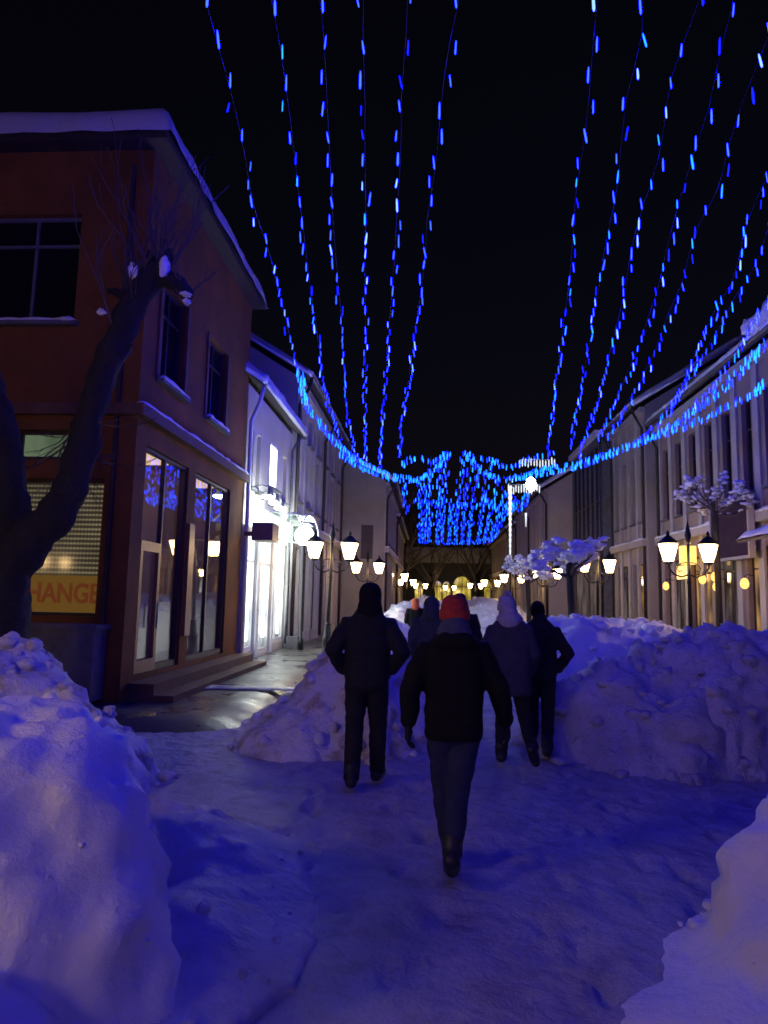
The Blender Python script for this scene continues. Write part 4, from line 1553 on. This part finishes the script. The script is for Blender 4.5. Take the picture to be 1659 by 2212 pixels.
o = hm.build("hill", 'bark', smooth=True, keep=True)
tag(o, "dark wooded hillside beyond the street end", None, None, 'structure')

# ------------------------------------------------------------------ street lamps
LAMPROOT = empty("street_lamp", (0, 0, 0), "black iron lamp post with two glowing lanterns", "street lamp", "twin lantern street lamps lining the street")
b = MB()
b.lathe([(.19, 0), (.19, .1), (.15, .14), (.13, .5), (.15, .55), (.11, .62), (.085, .9), (.1, .94), (.06, 1.0)], n=12)
b.build("base", 'metal_dark', LAMPROOT, smooth=True)
b = MB()
b.lathe([(.055, .98), (.045, 2.2), (.06, 2.24), (.045, 2.28), (.038, 3.2)], n=10)
b.build("pole", 'metal_dark', LAMPROOT, smooth=True)
b = MB()
b.lathe([(.04, 3.2), (.075, 3.24), (.05, 3.3), (.085, 3.42), (.05, 3.58), (.012, 3.78)], n=10)
b.build("finial", 'metal_dark', LAMPROOT, smooth=True)
b = MB()
for s in (-1, 1):
    b.wire([(0, 0, 2.45), (s * .18, 0, 2.38), (s * .38, 0, 2.45), (s * .5, 0, 2.62), (s * .5, 0, 2.72)], .022, 6)
    b.wire([(s * .03, 0, 2.75), (s * .2, 0, 2.72), (s * .3, 0, 2.6), (s * .24, 0, 2.5), (s * .17, 0, 2.55)], .014, 6)
b.build("arm", 'metal_dark', LAMPROOT, smooth=True)
for s in (-1, 1):
    b = MB()
    x = s * .5
    b.lathe([(.07, 2.70), (.12, 2.73), (.12, 2.76)], (x, 0, 0), 6)
    b.lathe([(.265, 3.20), (.27, 3.23), (.18, 3.30), (.09, 3.38), (.04, 3.42), (.05, 3.46), (.012, 3.54)], (x, 0, 0), 12)
    for k in range(6):
        a = 2 * math.pi * k / 6
        b.wire([(x + .130 * math.cos(a), .130 * math.sin(a), 2.76), (x + .252 * math.cos(a), .252 * math.sin(a), 3.205)], .007, 4)
    ln = b.build("lantern", 'metal_dark', LAMPROOT, smooth=False)
    q = MB().lathe([(.11, 2.765), (.122, 2.775), (.24, 3.19), (.2, 3.198)], (x, 0, 0), 6)
    q.build("glass", 'lantern', ln)
lamps = [(-2.82, 19.4, -6, "twin lantern lamp post leaning a little at the pavement edge, left of the walkers"),
         (6.44, 18.0, 3, "twin lantern lamp post rising behind the broad lumpy snow bank"),
         (-2.74, 30.5, 10, "second twin lantern lamp post along the left row, beyond the leaning one"),
         (-2.06, 43.5, -20, "third twin lantern lamp post along the left row"),
         (5.84, 25.1, 20, "twin lantern lamp post behind the small snowy tree"),
         (5.4, 33.0, 10, "lamp post before the blue glass building"),
         (4.8, 41.5, 5, "lamp post beside the far lilac house"),
         (-1.9, 57, 0, "lamp post beside the far dim house at the left row's end"),
         (4.6, 54, 0, "lamp post between the last two houses of the right row"),
         (4.2, 66, 8, "farthest lamp post on the right, before the yellow arches"),
         (-1.0, 72, 8, "farthest lamp post on the left, before the yellow arches"),
         (2.2, 80, 8, "lamp post in the middle of the view just before the yellow arches")]
HIDDEN = [(-3.9, -2.6, 0, "unseen lamp post added behind the viewer to brighten ground and bank"), (-5.0, 1.3, 5, "lamp post at the house corner beside the big smooth snow bank"),  # first post is invented to brighten the ground and big bank
          (-17.5, -10.4, 0, "lamp post across the side street behind the viewer"), (-3.0, -14.5, 0, "lamp post behind the viewer, left side"), (6.2, -10, 0, "lamp post behind the viewer, right side")]
first = True
for (x, y, rz, lab) in lamps + HIDDEN:
    r = LAMPROOT if first else copy_tree(LAMPROOT)
    first = False
    r.location = (x, y, -.02)
    r.rotation_euler = (0, R_(1.2 if x < 0 and y < 25 else 0), R_(rz))
    r['label'] = lab

gl_ = empty("globe_lamp", (-3.95, 21.6, 0), "round white globe lamp on a thin pole beside the lit shop", "street lamp")
MB().lathe([(.09, 0), (.09, .3), (.04, .36), (.035, 3.15), (.09, 3.18), (.1, 3.24)], (-3.95, 21.6, .05), 10).build("pole", 'metal_dark', gl_, smooth=True)
q = MB().ell((-3.95, 21.6, 3.55), (.3, .3, .3), 16, 10)
q.build("globe", 'lamp_white2', gl_, smooth=True)

# ------------------------------------------------------------------ trees
SEG = []


def branch(mb, p, d, r, depth, rng, leaf=None, spread=.6, gravity=.0, shrink=.72, length=1.0, kids=(2, 3)):
    n = 4
    pts, rad = [V(p)], [r]
    q = V(p)
    dd = V(d).normalized()
    for i in range(n):
        dd = (dd + V((rng.uniform(-1, 1), rng.uniform(-1, 1), rng.uniform(-.5, 1) - gravity)) * .16).normalized()
        q = q + dd * (length / n)
        pts.append(q.copy())
        rad.append(max(.004, r * (1 - .45 * (i + 1) / n)))
    mb.wire(pts, rad, 5 if r > .03 else 3)
    SEG.append((pts, r, depth))
    if depth <= 0:
        if leaf is not None:
            leaf.append(q.copy())
        return
    for k in range(rng.randint(*kids)):
        j = rng.randint(2, n)
        ax = V((rng.uniform(-1, 1), rng.uniform(-1, 1), rng.uniform(-.2, .9)))
        nd = (dd + ax * spread).normalized()
        branch(mb, pts[j], nd, rad[j] * .7, depth - 1, rng, leaf, spread, gravity, shrink, length * shrink, kids)


# leaning forked tree, pruned to stubs, in front of the red house
tl = empty("forked_tree", (-4.62, 7.5, 0), "dark forked tree with pruned limbs leaning before the red corner building", "tree")
Y = 7.5


def tp(px, py, y=Y):
    return at(px, py, 1, y)


tr = MB()


def limb(mb, pts, rad, n=20, step=.05):
    P, Q = [], []
    for i in range(len(pts) - 1):
        p0, p1, p2, p3 = pts[max(i - 1, 0)], pts[i], pts[i + 1], pts[min(i + 2, len(pts) - 1)]
        k = max(2, int((p2 - p1).length / step))
        for j in range(k):
            t = j / k
            P.append(.5 * ((2 * p1) + (p2 - p0) * t + (2 * p0 - 5 * p1 + 4 * p2 - p3) * t * t + (3 * p1 - p0 - 3 * p2 + p3) * t ** 3))
            r_ = rad[i] + (rad[i + 1] - rad[i]) * t
            Q.append(r_ * (1 + .10 * noise.noise(P[-1] * 3.1) + .08 * noise.noise(P[-1] * 8)))
    P.append(pts[-1])
    Q.append(rad[-1])
    mb.tube(P, Q, n)


rng = random.Random(11)
root_ = tp(0, 1430)
limb(tr, [V((root_.x - .05, Y, -.1)), V((root_.x, Y, .7)), tp(8, 1330), tp(20, 1230), tp(50, 1185)], [.36, .31, .27, .25, .26])
limb(tr, [tp(30, 1200), tp(75, 1150), tp(118, 1120), tp(150, 1060), tp(178, 960), tp(205, 860), tp(240, 770), tp(275, 690), tp(318, 612), tp(345, 585)], [.25, .22, .20, .18, .165, .16, .15, .145, .15, .13])
limb(tr, [tp(45, 1200), tp(25, 1120), tp(22, 1040), tp(12, 960), tp(-5, 890), tp(-30, 810), tp(-70, 720)], [.22, .18, .16, .155, .15, .14, .12])
limb(tr, [tp(300, 640), tp(345, 600), tp(385, 615), tp(408, 640)], [.10, .11, .08, .05])
limb(tr, [tp(318, 620), tp(328, 575), tp(322, 545)], [.09, .06, .035])
limb(tr, [tp(290, 660), tp(262, 632), tp(240, 628)], [.08, .05, .03])
limb(tr, [tp(340, 595), tp(362, 560), tp(368, 540)], [.08, .05, .03])
limb(tr, [tp(235, 780), tp(262, 768), tp(280, 745)], [.07, .045, .025])
for i, vtx in enumerate(tr.v):
    p = V(vtx)
    f = noise.noise(p * 4) * .04 + noise.noise(V((p.x * 16, p.y * 16, p.z * 5))) * .03 + noise.noise(p * 26) * .012
    tr.v[i] = tuple(p + V((f, f * .7, f * .4)))
tr.build("trunk", 'bark', tl, smooth=True)
tw = MB()
tips = []
for (px, py, n, ln) in ((325, 600, 9, .65), (350, 590, 5, .6), (260, 720, 4, .6), (300, 660, 5, .5), (400, 640, 4, .4), (190, 900, 3, .6), (150, 960, 4, .5)):
    for k in range(n):
        a = rng.uniform(-.9, .9)
        d = V((math.sin(a) * .8, rng.uniform(-.5, .5), math.cos(a) if py < 800 else -.3))
        branch(tw, tp(px, py) + V((rng.uniform(-.06, .06), rng.uniform(-.08, .08), 0)), d, .016, 2, rng, tips, .5, 0, .7, ln * rng.uniform(.7, 1.4))
tw.build("crown", 'twig', tl)
sn = MB()
for (px, py, rx, rz_) in ((290, 592, .06, .10), (350, 578, .08, .14), (398, 648, .08, .04), (222, 672, .05, .04)):
    for k in range(3):
        sn.lump(tp(px + rng.uniform(-8, 8), py + rng.uniform(-10, 10), Y - .1) + V((0, 0, .03)), (rx * rng.uniform(.5, .9), rx * .7, rz_ * rng.uniform(.5, .9)), seed=px + k, n=14, m=10)
sn.build("snow_clumps", 'snow_roof', tl, smooth=True)


def snowy_tree(x, y, label, ztop, h0, rad, seed, tr_r=.085, skip=.6, lump=.2):
    t = empty("snowy_tree", (x, y, 0), label, "tree", "small pruned trees under snow")
    rg = random.Random(seed)
    m = MB()
    m.tube([(x, y, -.05), (x + .02, y, h0 * .5), (x - .02, y, h0)], [tr_r * 1.15, tr_r, tr_r * 1.05], 10)
    m.build("trunk", 'bark', t, smooth=True)
    cr = MB()
    tips = []
    SEG.clear()
    for k in range(7):
        a = 2 * math.pi * k / 7 + rg.uniform(-.3, .3)
        branch(cr, (x, y, h0 - .05 - .3 * rg.random()), (math.cos(a), math.sin(a), rg.uniform(-.1, 1.1)), tr_r * .55, 4, rg, tips, 1.1, .15, .72, rad * .42, (2, 3))
    cr.build("crown", 'twig', t)
    s = MB()
    for q_, (pp, r_, dep) in enumerate(SEG):
        if dep > 3:
            continue
        for _ in range(2 if dep == 0 else 3):
            if rg.random() < skip:
                continue
            k0 = rg.uniform(.2, .58) * lump
            c_ = rg.choice(pp) + V((rg.uniform(-.03, .03), rg.uniform(-.03, .03), r_ + k0 * .2))
            s.lump(c_, (k0 * rg.uniform(.7, 1.3), k0 * rg.uniform(.7, 1.3), k0 * rg.uniform(.4, .7)), seed=q_ * .73 + _, n=7, m=5)
    s.build("snow_clumps", 'snow_roof', t, smooth=True)


snowy_tree(3.33, 17.0, "small slim tree loaded with snow rising from the pale lamplit bank", 3.4, 2.55, 1.15, 5)
snowy_tree(3.5, 25.5, "snow covered small tree just behind the slim one, near the white light column", 3.4, 2.6, 1.2, 6)
snowy_tree(7.6, 19.2, "taller snow covered tree against the rosy house and its purple sign board", 5.5, 4.4, 1.25, 8, skip=.86, lump=.17)


def bare_tree(x, y, h, seed, label):
    t = empty("bare_tree", (x, y, 0), label, "tree", "bare trees beyond the street end")
    rg = random.Random(seed)
    m = MB()
    m.tube([(x, y, -.1), (x + rg.uniform(-.2, .2), y, h * .18), (x + rg.uniform(-.3, .3), y, h * .36)], [h * .022, h * .018, h * .014], 8)
    m.build("trunk", 'bark', t, smooth=True)
    c = MB()
    for k in range(8):
        a = 2 * math.pi * k / 8 + rg.uniform(-.4, .4)
        branch(c, (x, y, h * rg.uniform(.2, .36)), (math.cos(a) * .7, math.sin(a) * .7, rg.uniform(.5, 1.3)), h * .011, 4, rg, None, .6, 0, .74, h * .24, (2, 3))
    c.build("crown", 'twig_lit', t)


bare_tree(-3.2, 80, 16, 21, "tall bare tree left of the yellow arches")
bare_tree(.2, 84, 13, 22, "bare tree standing before the nearest yellow arch from the left")
bare_tree(5.5, 86, 15, 23, "bare tree behind the wide yellow arch")
bare_tree(8.8, 82, 16, 24, "tall bare tree right of the yellow arches")
bare_tree(-5.2, 74, 15, 26, "bare tree squeezed behind the far dim house")
bare_tree(2.6, 96, 19, 27, "highest bare tree directly behind the low dark building")
bare_tree(11.0, 86, 17, 28, "bare tree rising behind the last faint house on the right")
bare_tree(-1.2, 98, 18, 29, "bare tree behind the left end of the low dark building")
bare_tree(-7.5, 88, 18, 25, "tallest bare tree beside the left row's end")

# ------------------------------------------------------------------ blue light strings
def bulb_mesh(name, r, h, mat):
    m = MB().lathe([(r * .45, -h / 2), (r, -h * .36), (r * .9, h * .25), (r * .4, h / 2)], n=5)
    me = m.mesh(name)
    me.materials.append(M[mat])
    return me


BM = [bulb_mesh("bulb_bright", 0.0098, .135, 'bulb_a'), bulb_mesh("bulb_mid", 0.0072, .135, 'bulb_b'), bulb_mesh("bulb_dim", .007, .13, 'bulb_c'), bulb_mesh("bulb_cyan", 0.0076, .135, 'bulb_t')]
BG = [bulb_mesh('bulb_garland_bright', .013, .155, 'bulb_gt'), bulb_mesh('bulb_garland', .011, .155, 'bulb_g'), bulb_mesh('bulb_garland_dim', .008, .14, 'bulb_c'), bulb_mesh('bulb_garland_cyan', .011, .155, 'bulb_gt')]
ZS = 6.3


def catmull(pts, step):
    P = [pts[0] * 2 - pts[1]] + pts + [pts[-1] * 2 - pts[-2]]
    out = []
    for i in range(1, len(P) - 2):
        p0, p1, p2, p3 = P[i - 1:i + 3]
        n = max(2, int((p2 - p1).length / .05))
        for k in range(n):
            t = k / n
            out.append(.5 * ((2 * p1) + (p2 - p0) * t + (2 * p0 - 5 * p1 + 4 * p2 - p3) * t * t + (3 * p1 - p0 - 3 * p2 + p3) * t ** 3))
    out.append(P[-2])
    res = [out[0]]
    acc = 0
    for a, b in zip(out, out[1:]):
        acc += (b - a).length
        if acc >= step:
            res.append(b)
            acc = 0
    return res


srng = random.Random(5)


def pick(weights, dense=False):
    return (BG if dense else BM)[srng.choices(range(4), weights)[0]]


def light_string(label, pts, step, weights=(.18, .6, .16, .06), jit=.05, scale=1.0, group="blue light strings fanning overhead", extend=0, limit=100, name="light_string", far=False, drop=.05):
    pts = [V(p) for p in pts]
    if extend:
        extend += srng.uniform(-.3, .3)
        d = (pts[0] - pts[1]).normalized()
        k_ = max(1, int(extend / .9))
        pts = [pts[0] + d * (extend * (k_ - i) / k_) for i in range(k_)] + pts
    line = catmull(pts, step)
    base = line[0].copy()
    root = empty(name, base, label, "light string", group)
    wline = [p + V((0, 0, .02 * math.sin(i))) for i, p in enumerate(line)]
    MB().wire([p for p in wline], .003, 3).build("cable", 'wire', root)
    spots = []
    for i, p in enumerate(line):
        q = p + V((srng.uniform(-jit, jit), srng.uniform(-.14, .14) * step, -drop - srng.uniform(0, jit * .6)))
        spots.append(q)
    spots.sort(key=lambda p: (p - EYE).length)
    vis = [p for p in spots]
    for p in vis[:limit]:
        o = bpy.data.objects.new("bulb", pick(weights, drop < .04))
        COL.objects.link(o)
        o.parent = root
        o.location = p - base
        o.rotation_euler = (srng.uniform(-.1, .1), srng.uniform(-.05, .22), srng.uniform(0, 6))
        s = scale * srng.uniform(.75, 1.25)
        o.scale = (s * srng.uniform(.7, 1.3), s * srng.uniform(.7, 1.3), s)
    if len(vis) > limit:
        m = MB()
        for p in vis[limit:]:
            m.lathe([(.006, -.08), (.012, -.06), (.011, .04), (.005, .08)], p, 5)
        o = m.build("bulbs", 'bulb_gt' if step < .12 else 'bulb_g', root)
        o['kind'] = 'stuff'
    return root


def S2(vp, z=ZS):
    return [at(a, b, 2, z) for a, b in vp]


left = [
    ("first", [(445, 0), (470, 90), (505, 230), (530, 340), (550, 450), (585, 560), (607, 650), (632, 750), (652, 830), (668, 885)]),
    ("second", [(588, 0), (603, 85), (620, 210), (638, 350), (652, 470), (668, 600), (685, 720), (705, 850), (722, 910), (740, 955)]),
    ("third", [(692, 0), (700, 90), (708, 260), (715, 380), (722, 520), (735, 660), (743, 800), (750, 900), (770, 980)]),
    ("fourth", [(785, 0), (784, 80), (788, 210), (788, 320), (790, 460), (788, 600), (790, 720), (789, 880), (790, 995)]),
    ("fifth", [(880, 0), (876, 90), (866, 230), (866, 330), (858, 450), (850, 590), (838, 740), (828, 880), (820, 1010)]),
    ("sixth", [(990, 0), (966, 120), (953, 230), (940, 360), (923, 470), (918, 560), (903, 670), (885, 800), (870, 900), (862, 985)])]
for n_, vp in left:
    light_string(f"{n_} blue light string from the left in the steep fan overhead", S2(vp), .37, extend=15)
right = [
    ("first", [(1290, 0), (1280, 100), (1272, 220), (1258, 330), (1243, 420), (1238, 510), (1228, 620), (1210, 760), (1195, 880), (1183, 985)]),
    ("second", [(1388, 0), (1383, 100), (1356, 200), (1342, 310), (1330, 420), (1308, 530), (1290, 640), (1270, 760), (1248, 870), (1232, 965)]),
    ("third", [(1508, 0), (1478, 85), (1448, 180), (1425, 330), (1390, 440), (1362, 550), (1345, 650), (1320, 750), (1290, 860), (1250, 985)]),
    ("fourth", [(1578, 20), (1550, 140), (1528, 250), (1495, 340), (1468, 430), (1445, 520), (1415, 640), (1378, 750), (1340, 840), (1290, 950)]),
    ("fifth", [(1640, 130), (1610, 210), (1575, 310), (1548, 410), (1500, 510), (1475, 600), (1440, 690), (1400, 790), (1350, 880), (1310, 945)]),
    ("sixth", [(1650, 400), (1610, 490), (1588, 590), (1545, 670), (1500, 770), (1460, 850), (1420, 910), (1370, 955)]),
    ("seventh", [(1665, 480), (1636, 560), (1590, 640), (1540, 730), (1490, 810), (1445, 890)]),
    ("eighth", [(1670, 620), (1620, 710), (1565, 790), (1520, 850), (1460, 920)])]
for n_, vp in right:
    light_string(f"{n_} blue light string from the gap in the fan spreading to the right", S2(vp), .37 if vp[0][1] < 300 else .27, weights=(.14, .5, .2, .16), extend=15 if vp[0][1] < 300 else 6.)
# dense garlands that carry the string ends
gg = "dense blue garlands strung across the street"
W2 = (.22, .30, .12, .36)
light_string("dense blue garland sweeping down from the lilac house on the left", S2([(648, 800), (660, 865), (700, 925), (740, 965), (790, 1000), (840, 1022), (885, 1030)]), .085, W2, .08, group=gg, drop=.02)
light_string("second dense blue garland doubling the left one at its lowest stretch", S2([(735, 975), (790, 1010), (840, 1030), (890, 1035), (930, 1018), (968, 975)]), .06, W2, .12, group=gg, drop=.02)
light_string("dense blue garland sweeping up to the right along the rosy house", S2([(1690, 800), (1600, 860), (1500, 910), (1400, 945), (1320, 980), (1250, 1005), (1170, 1022), (1095, 1035)]), .085, W2, .09, group=gg, drop=.02)
light_string("second dense blue garland just under the right one", S2([(1665, 730), (1580, 815), (1500, 880), (1420, 935), (1340, 965), (1260, 995), (1180, 1010), (1120, 1030)]), .09, W2, .11, group=gg, drop=.02)
light_string("short blue garland from the gap to the white star ornament", S2([(1003, 972), (1035, 1010), (1080, 1030), (1140, 1020), (1200, 1000)]), .10, W2, .14, group=gg, drop=.02)
light_string("upper short blue garland right of the gap", S2([(1020, 985), (1060, 990), (1100, 1005), (1150, 985), (1190, 975)]), .10, W2, .16, group=gg, drop=.02)
light_string("upper short blue garland left of the gap", S2([(865, 1000), (900, 985), (935, 990), (962, 975)]), .10, W2, .16, group=gg, drop=.02)

# strings of the next span, running on down the street
far_paths = [[(872, 1040), (877, 1080), (881, 1100)], [(905, 1035), (909, 1100), (907, 1165)], [(930, 985), (931, 1080), (926, 1165)], [(948, 1000), (947, 1090), (944, 1168)],
             [(967, 972), (959, 1070), (954, 1168)], [(1001, 975), (988, 1080), (984, 1168)], [(1018, 1000), (1003, 1090), (999, 1168)], [(1035, 1010), (1018, 1100), (1012, 1170)],
             [(1062, 985), (1043, 1080), (1033, 1168)], [(1076, 1030), (1058, 1110), (1045, 1168)], [(1090, 1050), (1075, 1110), (1058, 1165)], [(1104, 1055), (1090, 1105), (1068, 1158)],
             [(917, 1040), (918, 1110), (916, 1165)], [(975, 1080), (972, 1120), (970, 1168)]]
far_rows = [[(900, 1078), (930, 1086), (955, 1080)], [(980, 1080), (1010, 1088), (1045, 1084), (1075, 1080)], [(1040, 1062), (1062, 1086), (1095, 1096), (1118, 1070)], [(1095, 1085), (1125, 1092), (1140, 1060)],
            [(903, 1126), (960, 1128), (1010, 1127), (1062, 1124)], [(905, 1166), (960, 1168), (1015, 1168), (1066, 1160)]]


def far_string(vp, label, step, grp, k, weights=(.14, .4, .2, .26), name="light_string"):
    line = catmull(S2(vp, 6.25), step)
    root = empty(name, line[0], label, "light string", grp)
    MB().wire(line, .008, 3).build("cable", 'wire', root)
    pts = []
    for p in line:
        for _ in range(k):
            pts.append(p + V((srng.uniform(-.12, .12), srng.uniform(-.2, .2), srng.uniform(-.28, .0))))
    srng.shuffle(pts)
    lim = 100
    for p in pts[:lim]:
        o = bpy.data.objects.new("bulb", pick(weights, True))
        COL.objects.link(o)
        o.parent = root
        o.location = p - line[0]
        o.scale = (1.15, 1.15, 1.1)
    if len(pts) > lim:
        m = MB()
        for p in pts[lim:]:
            m.lathe([(.008, -.1), (.02, -.07), (.02, .05), (.008, .1)], p, 4)
        m.build("bulbs", 'bulb_g', root)['kind'] = 'stuff'


names = ["first", "second", "third", "fourth", "fifth", "sixth", "seventh", "eighth", "ninth", "tenth", "eleventh", "twelfth", "thirteenth", "last"]
order = sorted(range(len(far_paths)), key=lambda i: far_paths[i][-1][0])
for rank, i in enumerate(order):
    far_string(far_paths[i], f"{names[rank]} from the left of the distant blue strings running on past the garlands", .48, "distant blue strings of the next span", 1)
for i, vp in enumerate(far_rows):
    far_string(vp, ["short distant blue cross garland, upper row at the left", "distant blue cross garland in the upper row's middle", "scalloped distant blue garland beside the white light column",
                    "short distant blue garland right of the white light column", "middle distant blue cross garland over the street", "lowest and farthest blue cross garland"][i],
               .16 if i != 4 else .22, "distant blue cross garlands", 1, weights=(.25, .3, .1, .35))

# white light ornament with a long hanging light column
wo = empty("light_ornament", (3.3, 27, 6.6), "white star ornament of two glowing bars above the street", "light ornament")
for nm, (xa, xb_, ya_) in (("upper_bar", (1122, 1198, 1000)), ("lower_bar", (1098, 1165, 1055))):
    m = MB()
    fr = MB()
    n = 13
    for k in range(n):
        p = at(xa + (xb_ - xa) * k / (n - 1), ya_ + 3 * math.sin(k), 1, 27)
        m.lathe([(.008, -.15), (.022, -.10), (.022, .10), (.008, .15)], p + V((0, srng.uniform(-.05, .05), srng.uniform(-.08, .08))), 5)
    fr.wire([at(xa, ya_ - 8, 1, 27.02), at(xb_, ya_ - 8, 1, 27.02)], .02, 6)
    q = fr.build(nm, 'gutter', wo)
    m.build("led_row", 'bulb_w', q)
m = MB()
p = at(1147, 1046, 1, 26.9)
m.lathe([(.03, -.28), (.16, -.16), (.18, 0), (.16, .16), (.03, .28)], p, 12)
m.build("lamp", 'lamp_white2', wo, smooth=True)
wc = empty("light_column", at(1103, 1235, 1, 27), "long white glowing icicle tube hanging below the star ornament", "light ornament")
m = MB()
p0, p1 = at(1102, 1050, 1, 27), at(1104, 1237, 1, 27)
L_ = 60
m.lathe([(max(.01, .07 * (1 - .75 * k / L_) * (1 + .25 * math.sin(k * 1.7))), -(p0 - p1).length * k / L_) for k in range(L_)], p0, 8)
m.build("tube", 'bulb_w', wc, smooth=True)
MB().wire([p0, p0 + V((0, 0, .5))], .01, 4).build("cable", 'wire', wc)
wc2 = empty("light_column", at(1135, 1130, 1, 32), "short thin white icicle tube beside the long one", "light ornament")
m = MB()
p0, p1 = at(1136, 1108, 1, 32), at(1135, 1138, 1, 32)
m.lathe([(max(.008, .05 * (1 - .7 * k / 12)), -(p0 - p1).length * k / 12) for k in range(13)], p0, 6)
m.build("tube", 'bulb_w', wc2, smooth=True)
MB().wire([p0, p0 + V((0, 0, 2.2))], .01, 4).build("cable", 'wire', wc2)

# ------------------------------------------------------------------ night sky
w = bpy.data.worlds.new("World")
scene.world = w
w.use_nodes = True
nt = w.node_tree
bg = nt.nodes["Background"]
sky = nt.nodes.new("ShaderNodeTexSky")
sky.sky_type = 'NISHITA'
sky.sun_disc = False
sky.sun_elevation = R_(0.5)
sky.sun_rotation = R_(200)
tint = nt.nodes.new("ShaderNodeMix")
tint.data_type = 'RGBA'
tint.blend_type = 'MULTIPLY'
tint.inputs[0].default_value = 1
tint.inputs[7].default_value = (.55, .45, 1, 1)
nt.links.new(sky.outputs[0], tint.inputs[6])
nt.links.new(tint.outputs[2], bg.inputs[0])
bg.inputs[1].default_value = .006

# ------------------------------------------------------------------ render settings
vs = scene.view_settings
vs.view_transform = 'Standard'
vs.look = 'None'
vs.exposure = 0
vs.gamma = 1
scene.render.engine = 'CYCLES'
cy = scene.cycles
cy.use_denoising = True
cy.max_bounces = 6
cy.diffuse_bounces = 3
cy.glossy_bounces = 3
cy.transparent_max_bounces = 8
cy.sample_clamp_indirect = 4
cy.use_light_tree = True
cy.caustics_reflective = False
cy.caustics_refractive = False
